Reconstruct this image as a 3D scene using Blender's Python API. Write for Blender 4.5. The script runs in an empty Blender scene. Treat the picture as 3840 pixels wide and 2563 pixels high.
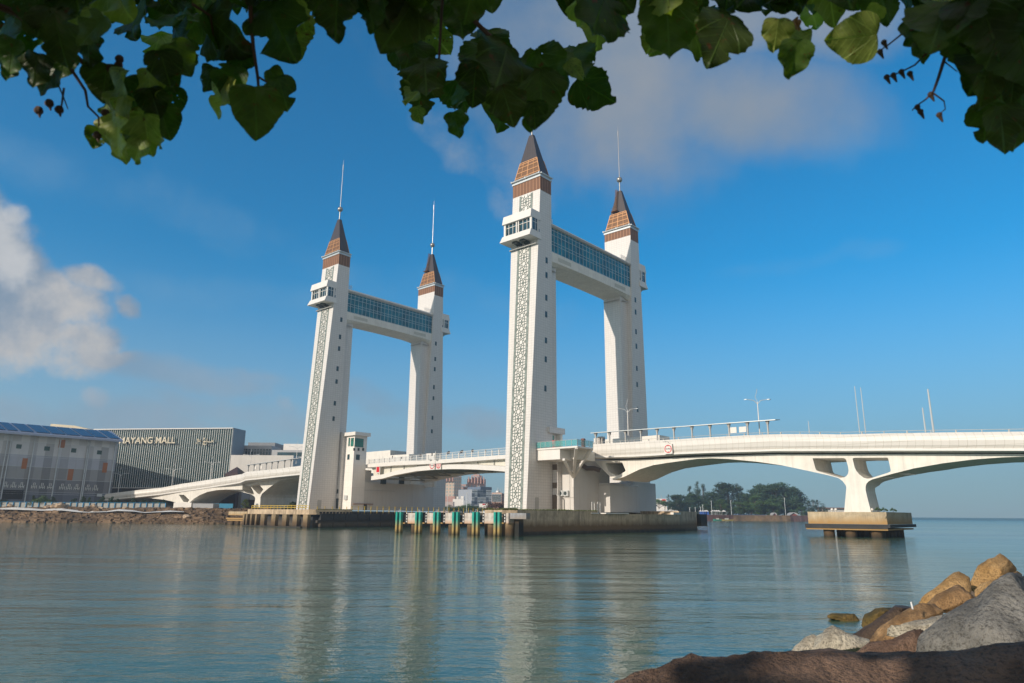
import bpy, bmesh, math, random
from mathutils import Vector, Matrix, noise
from mathutils.geometry import tessellate_polygon
random.seed(7)
R_=math.radians
SC=bpy.context.scene; COL=SC.collection
# ---------------- camera, sky, sun, exposure ----------------
CAMZ=3.5; F_PX=2627.59; PIT=R_(13.857); ROL=R_(0.438)
cp,sp=math.cos(PIT),math.sin(PIT); cr,sr=math.cos(ROL),math.sin(ROL)
FW=Vector((0,cp,sp)); UP0=Vector((0,-sp,cp)); RT0=Vector((1,0,0))
RT=RT0*cr+UP0*sr; UP=-RT0*sr+UP0*cr
CAM=Vector((0,0,CAMZ))
cam=bpy.data.cameras.new('camera'); co=bpy.data.objects.new('camera',cam); COL.objects.link(co)
cam.sensor_width=36; cam.lens=36*F_PX/3840; cam.clip_start=.05; cam.clip_end=60000
Mc=Matrix((RT,UP,-FW)).transposed().to_4x4(); Mc.translation=CAM; co.matrix_world=Mc
cam.dof.use_dof=True; cam.dof.focus_distance=120; cam.dof.aperture_fstop=9
HAZE=0.00034
SC.camera=co
SC.view_settings.view_transform='Standard'; SC.view_settings.look='None'; SC.view_settings.gamma=1
SC.view_settings.exposure=EXPO=0.12
def ray(px,py): return FW+RT*((px-1920)/F_PX)+UP*((1281.5-py)/F_PX)
SUN_AZ=R_(-130.5); SUN_EL=R_(21)
SUND=Vector((math.sin(SUN_AZ)*math.cos(SUN_EL),math.cos(SUN_AZ)*math.cos(SUN_EL),math.sin(SUN_EL)))
sl=bpy.data.lights.new('sun','SUN'); sl.energy=4.3; sl.angle=R_(.6); sl.color=(1,.87,.74)
so=bpy.data.objects.new('sun',sl); COL.objects.link(so); so.rotation_euler=(-SUND).to_track_quat('-Z','Y').to_euler()
wd=bpy.data.worlds.new('World'); SC.world=wd; wd.use_nodes=True
def world():
    nt=wd.node_tree; N=nt.nodes; L=nt.links; N.clear()
    def n(t,**k):
        a=N.new(t)
        for q,v in k.items(): setattr(a,q,v)
        return a
    def mth(op,a,b=None,c=None,clamp=False):
        m=n('ShaderNodeMath',operation=op,use_clamp=clamp)
        for i,v in enumerate((a,b,c)):
            if v is None: continue
            if isinstance(v,(int,float)): m.inputs[i].default_value=v
            else: L.new(v,m.inputs[i])
        return m.outputs[0]
    def dot(v,vec):
        m=n('ShaderNodeVectorMath',operation='DOT_PRODUCT'); L.new(v,m.inputs[0]); m.inputs[1].default_value=vec; return m.outputs['Value']
    def ramp(v,a,b):
        m=n('ShaderNodeMapRange',interpolation_type='SMOOTHSTEP'); L.new(v,m.inputs[0]); m.inputs[1].default_value=a; m.inputs[2].default_value=b; return m.outputs[0]
    def noi(v,s,det=6,rough=.55,off=0):
        m=n('ShaderNodeTexNoise',noise_dimensions='3D'); m.inputs['Scale'].default_value=s; m.inputs['Detail'].default_value=det; m.inputs['Roughness'].default_value=rough
        mp=n('ShaderNodeMapping'); mp.inputs['Location'].default_value=(off,off*.7,0); L.new(v,mp.inputs[0]); L.new(mp.outputs[0],m.inputs['Vector']); return m.outputs['Fac']
    def mix(f,a,b):
        m=n('ShaderNodeMix',data_type='RGBA')
        if isinstance(f,(int,float)): m.inputs[0].default_value=f
        else: L.new(f,m.inputs[0])
        for i,v in ((6,a),(7,b)):
            if isinstance(v,tuple): m.inputs[i].default_value=v+(1,)
            else: L.new(v,m.inputs[i])
        return m.outputs[2]
    sky=n('ShaderNodeTexSky',sky_type='NISHITA'); sky.sun_disc=False; sky.sun_elevation=SUN_EL; sky.sun_rotation=SUN_AZ
    sky.air_density=1.0; sky.dust_density=SKYDUST; sky.ozone_density=3.0; sky.altitude=0
    tc=n('ShaderNodeTexCoord'); D=tc.outputs['Generated']
    base=n('ShaderNodeMix',data_type='RGBA',blend_type='MULTIPLY'); base.inputs[0].default_value=1
    L.new(sky.outputs[0],base.inputs[6]); base.inputs[7].default_value=SKYTINT+(1,)
    col=base.outputs[2]
    z=dot(D,(0,0,1))
    # low pale haze band near the horizon
    hz=ramp(z,.35,-.02); hz=mth('MULTIPLY',hz,.85)
    col=mix(hz,col,HAZECOL)
    # clouds: soft blobs around real directions, broken by fractal noise
    wn=n('ShaderNodeTexNoise'); wn.inputs['Scale'].default_value=9.0; wn.inputs['Detail'].default_value=6; L.new(D,wn.inputs['Vector'])
    sub=n('ShaderNodeVectorMath',operation='SUBTRACT'); L.new(wn.outputs['Color'],sub.inputs[0]); sub.inputs[1].default_value=(.5,.5,.5)
    scl=n('ShaderNodeVectorMath',operation='SCALE'); L.new(sub.outputs[0],scl.inputs[0]); scl.inputs['Scale'].default_value=.05
    add=n('ShaderNodeVectorMath',operation='ADD'); L.new(D,add.inputs[0]); L.new(scl.outputs[0],add.inputs[1]); DW=add.outputs[0]
    def blob(px,py,a,b,tilt=0,vec=None):
        d=ray(px,py).normalized(); u=d.cross(Vector((0,0,1))).normalized(); v=u.cross(d).normalized()
        c,s=math.cos(R_(tilt)),math.sin(R_(tilt)); u2=(u*c+v*s); v2=(v*c-u*s)
        V=vec or DW
        x=mth('MULTIPLY',dot(V,u2),F_PX/a); y=mth('MULTIPLY',dot(V,v2),F_PX/b)
        off1=d.dot(u2)
        e=mth('ADD',mth('MULTIPLY',x,x),mth('MULTIPLY',y,y))
        front=ramp(dot(D,d),.5,.7)
        return mth('ADD',mth('MULTIPLY',mth('SUBTRACT',1.0,e),front),mth('MULTIPLY',mth('SUBTRACT',1.0,front),-6.0))
    def cloud(blobs,ns,amp,lo,hi,c1,c2,light_off=0,opac=1.0,off=0,shade=(.35,.65)):
        nonlocal col
        m=None
        for b in blobs:
            v=blob(*b); v=mth('MAXIMUM',v,-6.0); m=v if m is None else mth('MAXIMUM',m,v)
        f=noi(D,ns,8,.6,off); f=mth('MULTIPLY',mth('SUBTRACT',f,.5),amp)
        k=ramp(mth('ADD',m,f),lo,hi); k=mth('MULTIPLY',k,opac)
        sh=ramp(noi(D,ns*.6,8,.6,off+3),*shade)
        col=mix(k,col,mix(sh,c1,c2))
    CL=CLOUDS
    for c in CL: cloud(**c)
    # fill glow added to the unseen sky behind the camera, broken up by noise
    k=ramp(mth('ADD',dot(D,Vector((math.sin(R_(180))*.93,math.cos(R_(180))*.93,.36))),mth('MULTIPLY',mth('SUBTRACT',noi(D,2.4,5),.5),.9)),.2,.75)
    col=mix(mth('MULTIPLY',k,.85),col,BACKFILL)
    bg=n('ShaderNodeBackground'); L.new(col,bg.inputs[0]); bg.inputs[1].default_value=SKYSTR
    o=n('ShaderNodeOutputWorld'); L.new(bg.outputs[0],o.inputs[0])
SKYSTR=.10; SKYDUST=.6; SKYTINT=(.07,1.06,1.42); HAZECOL=(3.3,3.9,4.4); BACKFILL=(6.0,5.7,5.2)
CLOUDS=[
 # thin high streaks
 dict(blobs=[(600,760,900,90,-8),(1400,1020,800,90,-8),(3000,980,330,45,4),(3150,520,110,140,20),(800,1100,700,70,5)],ns=8.0,amp=5,lo=-.2,hi=2.6,c1=(2.4,3.7,4.9),c2=(2.6,3.9,5.0),opac=.25,off=9),
 # grey veil at top centre
 dict(blobs=[(2250,0,620,330,8),(2330,400,430,330,-28),(2720,380,430,190,-16),(2950,100,380,130,-8)],ns=4.2,amp=3.0,lo=-.6,hi=1.5,c1=(2.35,2.8,3.35),c2=(2.9,3.1,3.4),opac=.93,off=2),
 dict(blobs=[(1720,540,230,90,-38),(1930,660,140,200,25),(1880,760,70,120,10)],ns=9,amp=5.5,lo=-.1,hi=2.0,c1=(2.6,3.3,4.1),c2=(3.7,3.8,4.1),opac=.6,off=6),
 # cumulus on the left
 dict(blobs=[(-60,930,190,170,0),(60,1060,160,160,0),(200,1130,190,130,-8),(60,1270,380,120,0),(330,1270,170,90,0),(-100,1200,300,190,0),(360,1050,90,45,-20),(490,1155,60,36,-25),(440,1345,120,36,10)],ns=7,amp=5.0,lo=-.1,hi=.95,c1=(2.1,2.8,3.7),c2=(5.2,5.0,4.8),opac=.95,off=5,shade=(.47,.64)),
 dict(blobs=[(-20,880,120,120,0),(60,830,50,60,0),(40,1000,90,110,0)],ns=12,amp=4.0,lo=.0,hi=1.1,c1=(6.2,6.2,6.2),c2=(5.0,5.1,5.2),opac=.8,off=4),
 # low broken scraps
 dict(blobs=[(960,1460,110,40,-28),(1060,1520,60,40,-30),(360,1490,60,40,-20),(1000,1430,160,26,-15)],ns=9,amp=4.5,lo=.1,hi=1.3,c1=(2.4,3.2,4.2),c2=(4.6,4.3,4.3),opac=.55,off=1),
 dict(blobs=[(1400,1500,260,60,-15),(1800,1580,260,60,-8),(350,1560,560,70,0),(700,1400,360,50,-4),(950,1560,350,60,-10)],ns=8,amp=4,lo=-.3,hi=1.6,c1=(2.1,2.9,3.8),c2=(3.0,3.6,4.3),opac=.6,off=7),
]
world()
# ---------------- frames ----------------
YAW=R_(131.003)
Lx=Vector((math.sin(YAW),math.cos(YAW),0)); Tx=Vector((math.sin(YAW-math.pi/2),math.cos(YAW-math.pi/2),0))
def frame(o,x,y): 
    M=Matrix((x,y,Vector((0,0,1)))).transposed().to_4x4(); M.translation=Vector(o); return M
BR=frame((4.746,163.192,0),Lx,Tx); WF=Matrix.Identity(4)
BRi=BR.inverted(); Cl=BRi@CAM
def A(px,py,**k):
    "pixel of the photograph -> point of the bridge frame on the plane l=, t= or z="
    d=BRi.to_3x3()@ray(px,py); n=list(k)[0]; i='ltz'.index(n); s=(k[n]-Cl[i])/d[i]; return Cl+d*s
def W(px,py,Y): d=ray(px,py); return CAM+d*(Y/d.y)
def WZ(px,py,z=0): d=ray(px,py); return CAM+d*((z-CAMZ)/d.z)
def vframe(p0,p1):
    p0=Vector((p0[0],p0[1],0)); p1=Vector((p1[0],p1[1],0)); x=(p1-p0).normalized(); y=Vector((-x.y,x.x,0)); return frame(p0,x,y)
def onf(M,px,py,off=0):
    Mi=M.inverted(); c=Mi@CAM; d=Mi.to_3x3()@ray(px,py); s=(off-c.y)/d.y; q=c+d*s; return q
# ---------------- objects ----------------
def tag(o,label=None,cat=None,group=None,kind=None):
    for k,v in (('label',label),('category',cat),('group',group),('kind',kind)):
        if v: o[k]=v
    return o
def thing(name,label,cat,M=BR,base=(0,0,0),group=None):
    o=bpy.data.objects.new(name,None); COL.objects.link(o); o.matrix_world=M@Matrix.Translation(base)
    o.empty_display_size=.5; o['_b']=list(base); return tag(o,label,cat,group)
class MB:
    def __init__(s): s.v=[]; s.f=[]; s.m=[]
    def add(s,vs,fs,mi=0):
        b=len(s.v); s.v+= [tuple(v) for v in vs]; s.f+=[tuple(b+i for i in f) for f in fs]; s.m+=[mi]*len(fs); return s
    def box(s,x0,x1,y0,y1,z0,z1,mi=0):
        return s.add([(x0,y0,z0),(x1,y0,z0),(x1,y1,z0),(x0,y1,z0),(x0,y0,z1),(x1,y0,z1),(x1,y1,z1),(x0,y1,z1)],
            [(0,3,2,1),(4,5,6,7),(0,1,5,4),(1,2,6,5),(2,3,7,6),(3,0,4,7)],mi)
    def loft(s,rings,mi=0,cap=True):
        n=len(rings[0]); vs=[p for r in rings for p in r]; fs=[]
        for k in range(len(rings)-1):
            for i in range(n):
                j=(i+1)%n; fs.append((k*n+i,k*n+j,(k+1)*n+j,(k+1)*n+i))
        if cap: fs+=[tuple(range(n-1,-1,-1)),tuple((len(rings)-1)*n+i for i in range(n))]
        return s.add(vs,fs,mi)
    def prism(s,outer,holes,f0,f1,mi=0):
        "outer/holes: 2-D loops; f0,f1 map a 2-D point to 3-D front/back"
        loops=[outer]+list(holes); pts=[p for l in loops for p in l]; n=len(pts)
        tri=tessellate_polygon([[Vector((p[0],p[1],0)) for p in l] for l in loops])
        vs=[f0(p) for p in pts]+[f1(p) for p in pts]
        fs=[]
        for t in tri:
            a,b,c=[Vector(pts[i][:2]) for i in t]
            if (b-a).cross(c-a)>0: t=(t[0],t[2],t[1])
            fs.append(tuple(t)); fs.append(tuple(n+i for i in reversed(t)))
        o=0
        for l in loops:
            for i in range(len(l)): j=(i+1)%len(l); fs.append((o+i,o+j,n+o+j,n+o+i))
            o+=len(l)
        return s.add(vs,fs,mi)
    def bar(s,a,b,w,h=None,mi=0,up=(0,0,1)):
        a=Vector(a); b=Vector(b); d=(b-a); L=d.length
        if L<1e-6: return s
        d/=L; u=Vector(up)
        if abs(d.dot(u))>.95: u=Vector((1,0,0))
        x=d.cross(u).normalized()*w/2; y=x.cross(d).normalized()*(h or w)/2
        return s.add([a-x-y,a+x-y,a+x+y,a-x+y,b-x-y,b+x-y,b+x+y,b-x+y],[(0,3,2,1),(4,5,6,7),(0,1,5,4),(1,2,6,5),(2,3,7,6),(3,0,4,7)],mi)
    def tube(s,pts,r,n=8,mi=0):
        pts=[Vector(p) for p in pts]; rs=r if isinstance(r,(list,tuple)) else [r]*len(pts); rings=[]
        for i,p in enumerate(pts):
            d=(pts[min(i+1,len(pts)-1)]-pts[max(i-1,0)]).normalized(); u=Vector((0,0,1)) if abs(d.z)<.9 else Vector((1,0,0))
            x=d.cross(u).normalized(); y=x.cross(d)
            rings.append([p+(x*math.cos(2*math.pi*k/n)+y*math.sin(2*math.pi*k/n))*rs[i] for k in range(n)])
        return s.loft(rings,mi)
    def ball(s,c,r,n=12,mi=0):
        rings=[[(c[0]+r*math.sin(math.pi*j/n)*math.cos(2*math.pi*k/n),c[1]+r*math.sin(math.pi*j/n)*math.sin(2*math.pi*k/n),c[2]-r*math.cos(math.pi*j/n)) for k in range(n)] for j in range(1,n)]
        return s.loft(rings,mi)
    def build(s,name,mats,parent=None,M=BR,smooth=False,label=None,bevel=0):
        me=bpy.data.meshes.new(name)
        if parent is not None and '_b' in parent: b=Vector(parent['_b']); vv=[tuple(Vector(v)-b) for v in s.v]
        elif parent is not None: vv=s.v; b=Vector((0,0,0))
        else: b=Vector((0,0,0)); vv=s.v
        me.from_pydata(vv,[],s.f)
        if not isinstance(mats,(list,tuple)): mats=[mats]
        for m in mats: me.materials.append(m)
        if len(mats)>1: me.polygons.foreach_set('material_index',s.m)
        bm=bmesh.new(); bm.from_mesh(me); bmesh.ops.recalc_face_normals(bm,faces=bm.faces); bm.to_mesh(me); bm.free()
        if smooth: me.polygons.foreach_set('use_smooth',[True]*len(me.polygons))
        o=bpy.data.objects.new(name,me); COL.objects.link(o)
        if parent is not None: o.parent=parent; o['_b']=list(b)
        else: o.matrix_world=M
        if label: o['label']=label
        if bevel:
            m=o.modifiers.new('b','BEVEL'); m.width=bevel; m.segments=2; m.limit_method='ANGLE'
        return o
def copy_tree(o,parent=None):
    c=o.copy(); COL.objects.link(c)
    if parent: c.parent=parent
    for ch in list(o.children): copy_tree(ch,c)
    return c
# ---------------- materials ----------------
MATS={}
def nt_new(name):
    m=bpy.data.materials.new(name); m.use_nodes=True; nt=m.node_tree; b=nt.nodes['Principled BSDF']; MATS[name]=m; return m,nt,b
def N(nt,t,ins={},**k):
    a=nt.nodes.new(t)
    for q,v in k.items(): setattr(a,q,v)
    for q,v in ins.items():
        if isinstance(v,bpy.types.NodeSocket): nt.links.new(v,a.inputs[q])
        else: a.inputs[q].default_value=v
    return a
def rampn(nt,v,stops,interp='LINEAR'):
    r=nt.nodes.new('ShaderNodeValToRGB'); nt.links.new(v,r.inputs[0]); e=r.color_ramp.elements; r.color_ramp.interpolation=interp
    while len(e)<len(stops): e.new(1)
    for i,(p,c) in enumerate(stops): e[i].position=p; e[i].color=tuple(c)+(1,) if len(c)==3 else c
    return r.outputs[0]
def mixc(nt,f,a,b,bt='MIX'):
    m=nt.nodes.new('ShaderNodeMix'); m.data_type='RGBA'; m.blend_type=bt
    for i,v in ((0,f),(6,a),(7,b)):
        if isinstance(v,bpy.types.NodeSocket): nt.links.new(v,m.inputs[i])
        elif i==0: m.inputs[0].default_value=v
        else: m.inputs[i].default_value=tuple(v)+(1,)
    return m.outputs[2]
def objc(nt,scale=(1,1,1),loc=(0,0,0)):
    tc=nt.nodes.new('ShaderNodeTexCoord'); mp=nt.nodes.new('ShaderNodeMapping'); mp.inputs['Scale'].default_value=scale; mp.inputs['Location'].default_value=loc
    nt.links.new(tc.outputs['Object'],mp.inputs[0]); return mp.outputs[0]
def noise_(nt,vec,s,d=4,r=.55): return N(nt,'ShaderNodeTexNoise',{'Vector':vec,'Scale':s,'Detail':d,'Roughness':r}).outputs['Fac']
def simple(name,col,rough=.6,metal=0,var=.12,scale=.8,spec=.4,streak=0):
    m,nt,b=nt_new(name); v=objc(nt)
    f=noise_(nt,v,scale,5); c=rampn(nt,f,[(.3,[x*(1-var) for x in col]),(.7,[min(1,x*(1+var*.6)) for x in col])])
    if streak:
        f2=noise_(nt,objc(nt,(1.3,1.3,.06)),1.5,5,.7); c=mixc(nt,rampn(nt,f2,[(.45,(0,0,0)),(.75,(streak,)*3)]),c,[x*.45 for x in col])
    nt.links.new(c,b.inputs['Base Color']); b.inputs['Roughness'].default_value=rough; b.inputs['Metallic'].default_value=metal
    b.inputs['Specular IOR Level'].default_value=spec; return m
def xyplus(nt):
    v=objc(nt); s=N(nt,'ShaderNodeSeparateXYZ',{0:v}); a=N(nt,'ShaderNodeMath',{0:s.outputs[0],1:s.outputs[1]},operation='ADD').outputs[0]
    return N(nt,'ShaderNodeCombineXYZ',{0:a,1:s.outputs[2],2:0.0}).outputs[0],v,s
def tiled(name,col,line,bw,bh,mortar=.03,rough=.45,streak=.25,offset=0.0,bump=0,linemix=1.0,dirt=(.5,.47,.42)):
    m,nt,b=nt_new(name); u,v,s=xyplus(nt)
    br=N(nt,'ShaderNodeTexBrick',{'Vector':u,'Color1':tuple(col)+(1,),'Color2':tuple(x*.94 for x in col)+(1,),'Mortar':tuple(line)+(1,),'Scale':1.0,'Mortar Size':mortar,'Brick Width':bw,'Row Height':bh,'Mortar Smooth':.2,'Bias':0.0},offset=offset)
    c=br.outputs['Color']
    f=noise_(nt,v,.35,5); c=mixc(nt,rampn(nt,f,[(.35,(0,0,0)),(.75,(.35,)*3)]),c,[x*.88 for x in col])
    f2=noise_(nt,objc(nt,(1.2,1.2,.05)),1.1,7,.75); msk=rampn(nt,noise_(nt,v,.09,4,.6),[(.40,(.15,)*3),(.62,(1,1,1))]); c=mixc(nt,mixc(nt,1.0,rampn(nt,f2,[(.46,(0,0,0)),(.70,(min(1,streak*1.6),)*3)]),msk,'MULTIPLY'),c,dirt)
    nt.links.new(c,b.inputs['Base Color']); b.inputs['Roughness'].default_value=rough; b.inputs['Specular IOR Level'].default_value=.4
    return m
TILE=tiled('white_tile_cladding',(.66,.64,.61),(.47,.46,.44),.85,.62,.04,.5,.30)
PANEL=tiled('parapet_panels',(.63,.61,.565),(.38,.36,.30),1.25,1.35,.03,.45,.25)
WHITE=simple('white_painted_concrete',(.74,.71,.64),.6,0,.10,.5,.35,.35)
WHITEC=simple('white_clean_paint',(.68,.66,.62),.45,0,.05,.6,.4,.12)
DECKW=simple('cream_girder_paint',(.62,.60,.52),.6,0,.08,.25,.35,.15)
GREYW=tiled('grey_concrete_wall',(.58,.57,.54),(.36,.36,.35),6.0,9.0,.012,.7,.55)
ROAD=simple('asphalt',(.05,.05,.05),.9)
GLASSB=simple('blue_curtain_glass',(.008,.15,.20),.12,0,.6,.25,.5)
GLASSD=simple('dark_glass',(.02,.06,.075),.08,0,.5,.3,.8)
GLASSG=simple('green_glass',(.03,.22,.17),.1,0,.3,.4,.8)
FRAME=simple('light_metal_frame',(.55,.58,.58),.4,.3,.05)
DARKF=simple('dark_frame',(.03,.05,.05),.5)
COPPER=simple('bronze_mesh_panel',(.17,.085,.035),.55,.2,.15,2)
COPPERL=simple('bronze_frame',(.52,.27,.12),.5,.3,.1,2)
ROOFD=tiled('dark_standing_seam_metal',(.060,.047,.045),(.02,.02,.022),.55,60,.06,.45,.1,dirt=(.07,.065,.06))
BROWN=tiled('brown_louvre_panels',(.17,.075,.032),(.42,.23,.12),1.05,40,.07,.6,.1,dirt=(.12,.06,.03))
STEEL=simple('brushed_steel',(.30,.29,.27),.35,.6,.1,3)
LATT=simple('dark_green_lattice',(.13,.17,.15),.6,0,.2,3)
STRIP=simple('grey_green_marble_strip',(.20,.235,.21),.45,0,.45,1.2)
PIPE=simple('grey_pipe',(.40,.40,.38),.6)
BLACK=simple('black_rubber',(.012,.012,.013),.8)
RED=simple('red_paint',(.55,.01,.02),.5); 
YELLOW=simple('yellow_railing_paint',(.55,.38,.06),.6,0,.2,2)
GREENP=None
def waterstain(name,top,low,hline,rough=.85,streakc=(.05,.045,.035),amt=.8):
    "concrete: streaks from the coping, algae and tide mark towards the water (object z, metres)"
    m,nt,b=nt_new(name); v=objc(nt); s=N(nt,'ShaderNodeSeparateXYZ',{0:v}); z=s.outputs[2]
    f=noise_(nt,v,.6,6,.6); c=rampn(nt,f,[(.3,[x*.8 for x in top]),(.7,top)])
    f2=noise_(nt,objc(nt,(1.6,1.6,.16)),.8,8,.8); msk=rampn(nt,noise_(nt,v,.16,4,.6),[(.38,(.05,)*3),(.60,(1,1,1))]); c=mixc(nt,mixc(nt,1.0,rampn(nt,f2,[(.42,(0,0,0)),(.58,(amt,)*3)]),msk,'MULTIPLY'),c,streakc)
    bl=noise_(nt,objc(nt,(.5,.5,.8)),1.1,7,.7); c=mixc(nt,rampn(nt,bl,[(.52,(0,0,0)),(.66,(.55,)*3)]),c,[x*.35 for x in top])
    zz=N(nt,'ShaderNodeMath',{0:z,1:N(nt,'ShaderNodeMath',{0:noise_(nt,objc(nt,(1,1,.5)),.9,4),1:1.1},operation='MULTIPLY').outputs[0]},operation='SUBTRACT').outputs[0]
    k=N(nt,'ShaderNodeMapRange',{0:zz,1:hline-1.1,2:hline+.2,3:1.0,4:0.0}).outputs[0]
    c=mixc(nt,k,c,low)
    k2=N(nt,'ShaderNodeMapRange',{0:zz,1:-.7,2:.25,3:1.0,4:0.0}).outputs[0]
    c=mixc(nt,k2,c,(.012,.013,.010))
    nt.links.new(c,b.inputs['Base Color']); b.inputs['Roughness'].default_value=rough
    bp=N(nt,'ShaderNodeBump',{'Height':f,'Distance':.05,'Strength':.5}); nt.links.new(bp.outputs[0],b.inputs['Normal']); return m
QUAY=waterstain('stained_quay_concrete',(.62,.48,.32),(.16,.095,.04),1.9,streakc=(.10,.08,.055),amt=.7)
CAPM=waterstain('tan_pile_cap_concrete',(.55,.45,.30),(.36,.22,.08),3.0,amt=.55,streakc=(.16,.12,.07))
PILE=waterstain('rusty_pile_concrete',(.33,.24,.13),(.10,.06,.025),1.6)
FENDP=waterstain('rust_streaked_fender_panel',(.62,.58,.52),(.45,.20,.05),1.9,amt=.6,streakc=(.22,.12,.06))
GREENP=waterstain('green_fender_post_paint',(.01,.33,.26),(.34,.24,.08),1.7,amt=.15,streakc=(.1,.12,.05))
RUBBER=waterstain('black_fender_rubber',(.035,.038,.042),(.09,.07,.045),1.2,amt=.4)
# ---------------- bridge towers ----------------
LTW=-83.08; TW=41.93
ZL=[4.4,14,24.6,34,44.4,56,67.1,75,81.3,84.3]
def prof(z):
    P=[(4.4,3.26,5.78,3.72),(24.6,3.6,4.85,3.25),(44.4,3.98,3.9,2.85),(67.1,4.33,2.85,2.45),(84.3,4.47,2.05,2.15),(90,4.47,2.05,2.15)]
    for a,b in zip(P,P[1:]):
        if z<=b[0]: k=max(0,(z-a[0])/(b[0]-a[0])); return [a[i]+(b[i]-a[i])*k for i in (1,2,3)]
    return P[-1][1:]
def lattice_cell(segs,W2=1.5,H=3.3):
    "lines of one cell, local x in [-W2,W2], y in [0,H]"
    cx,cy=0,H/2; P=lambda r,k,o=0:(cx+r*math.cos(math.pi/4*(k+o)),cy+r*1.06*math.sin(math.pi/4*(k+o)))
    for k in range(8):
        segs.append((P(.60,k,.5),P(.60,k+1,.5)))                      # medallion
        segs.append((P(1.28,k),P(.86,k,.5))); segs.append((P(.86,k,.5),P(1.28,k+1)))   # eight-pointed star
        segs.append((P(.60,k,.5),P(.86,k,.5)))
    for sx in (-1,1):
        for sy in (-1,1):
            d=(sx*.905,cy+sy*.96); c=(sx*W2,cy+sy*H/2)
            segs.append((d,(sx*W2,cy+sy*1.15))); segs.append((d,(sx*.75,cy+sy*H/2)))
            segs.append(((sx*1.28,cy),(sx*W2,cy+sy*.42)))
            segs.append(((0,cy+sy*1.36),(sx*.42,cy+sy*H/2)))
    segs.append(((-W2,0),(W2,0)))
    return segs
def make_tower(l0,t0,sgn,label,zwin,lid):
    "sgn=+1: lattice face towards -t (nearer bank side), -1: mirrored"
    T=thing('bridge_tower',label,'tower',BR,(l0,t0,0),'four spired towers of the lift bridge')
    def Q(x,y,z): return (l0+x,t0+sgn*y,z)
    # shaft
    b=MB(); rings=[]
    for z in ZL:
        h,c,d=prof(z); rings.append([Q(-h,-c,z),Q(h,-c,z),Q(h,d,z),Q(-h,d,z)])
    b.loft(rings); shaft=b.build('shaft',TILE,T)
    # inner pilaster carrying the sky bridge
    b=MB(); zt=63.9
    b.loft([[Q(-2.75,prof(z)[2]-.3,z),Q(2.75,prof(z)[2]-.3,z),Q(2.75,6.1,z),Q(-2.75,6.1,z)] for z in (4.4,34,zt)]); b.build('pilaster',TILE,T)
    b=MB(); b.tube([Q(-2.6,6.35,62.4),Q(2.6,6.35,62.4)],.16); b.tube([Q(3.0,5.6,62.2),Q(3.4,3.1,62.2)],.16); b.build('drain_pipe',PIPE,T)
    # lattice panel
    if sgn>0 or True:
        def F(x,z,o=0): h,c,d=prof(z); return Q(x,-c-o,z)
        zs=[4.6+.01]+[z for z in ZL if z>5]; 
        bg=MB(); st=MB(); la=MB()
        def strip(mb,x0,x1,z0,z1,o,th=.06):
            zz=[z0]+[z for z in (10,16,24.6,34,44.4,56) if z0<z<z1]+[z1]
            mb.loft([[F(x0,z,-.05),F(x0,z,o),F(x1,z,o),F(x1,z,-.05)] for z in zz])
        for z0,z1 in ((4.6,67.2),(75.6,81.2)):
            strip(bg,-1.5,1.5,z0,z1,.03); strip(st,-2.12,-1.5,z0,z1,.09); strip(st,1.5,2.12,z0,z1,.09)
        bg.build('lattice_backing',WHITEC,T); st.build('marble_strip',STRIP,T)
        segs=lattice_cell([])
        for base,n in ((4.9,19),(75.9,1),):
            for k in range(n):
                z0=base+3.3*k
                for (x0,y0),(x1,y1) in segs:
                    if z0+max(y0,y1)>(67.2 if base<50 else 81.2): continue
                    la.bar(F(x0,z0+y0,.07),F(x1,z0+y1,.07),.13,.10,up=Q(0,-1,0) if False else (0,1,0))
        for (x0,y0),(x1,y1) in segs:
            if y1<1.9 and y0<1.9: la.bar(F(x0,79.2+y0,.07),F(x1,79.2+y1,.07),.13,.10,up=(0,1,0))
        la.build('lattice',LATT,T)
    # windows on the +l side
    for z in zwin:
        h,c,d=prof(z); b=MB(); w=.42
        for (y0,y1,z0,z1) in ((-w,w,-.75,.75),): b.box(l0+h-.12,l0+h+.012,t0+y0+.45*sgn,t0+y1+.45*sgn,z+z0,z+z1)
        o=b.build('window',DARKF,T)
        b=MB(); b.box(l0+h+.0125,l0+h+.03,t0-w+.1+.45*sgn,t0+w-.25+.45*sgn,z-.6,z+.65); b.build('pane',GLASSD,o)
    # brown louvre band, gutter trims, spire roof
    h,c,d=4.47,2.12,2.18
    b=MB(); b.box(l0-h,l0+h,t0-max(c,d)*1.0,t0+max(c,d)*1.0,81.3,84.9); b.build('louvre_band',BROWN,T)
    b=MB(); e=.16; C=2.2
    b.box(l0-h-e,l0+h+e,t0-C-e,t0+C+e,84.9,85.35); b.box(l0-h-.05,l0+h+.05,t0-C-.05,t0+C+.05,85.35,85.9)
    b.tube([(l0-h-.1,t0-C-.35,85.75),(l0+h+.0,t0-C-.35,85.75)],.2); b.tube([(l0+h+.35,t0-C-.1,85.75),(l0+h+.35,t0+C+.1,85.75)],.2)
    for x in (-h-.1,0,h+.0): b.box(l0+x-.12,l0+x+.12,t0-C-.6,t0-C-.1,85.5,86.0)
    b.build('gutter',FRAME,T)
    ra,rb=4.15,1.95; z0,z1,z2=85.95,91.0,98.6
    ta,tb=.62,.42
    def lv(z): k=(z-z0)/(z2-z0); return ra+(ta-ra)*k,rb+(tb-rb)*k
    a1,b1=lv(z1); a0,b0=ra,rb; a2,b2=ta,tb
    b=MB()
    b.loft([[(l0-a,t0-bb,z),(l0+a,t0-bb,z),(l0+a,t0+bb,z),(l0-a,t0+bb,z)] for a,bb,z in ((a1,b1,z1),(a2,b2,z2))],0)
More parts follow.
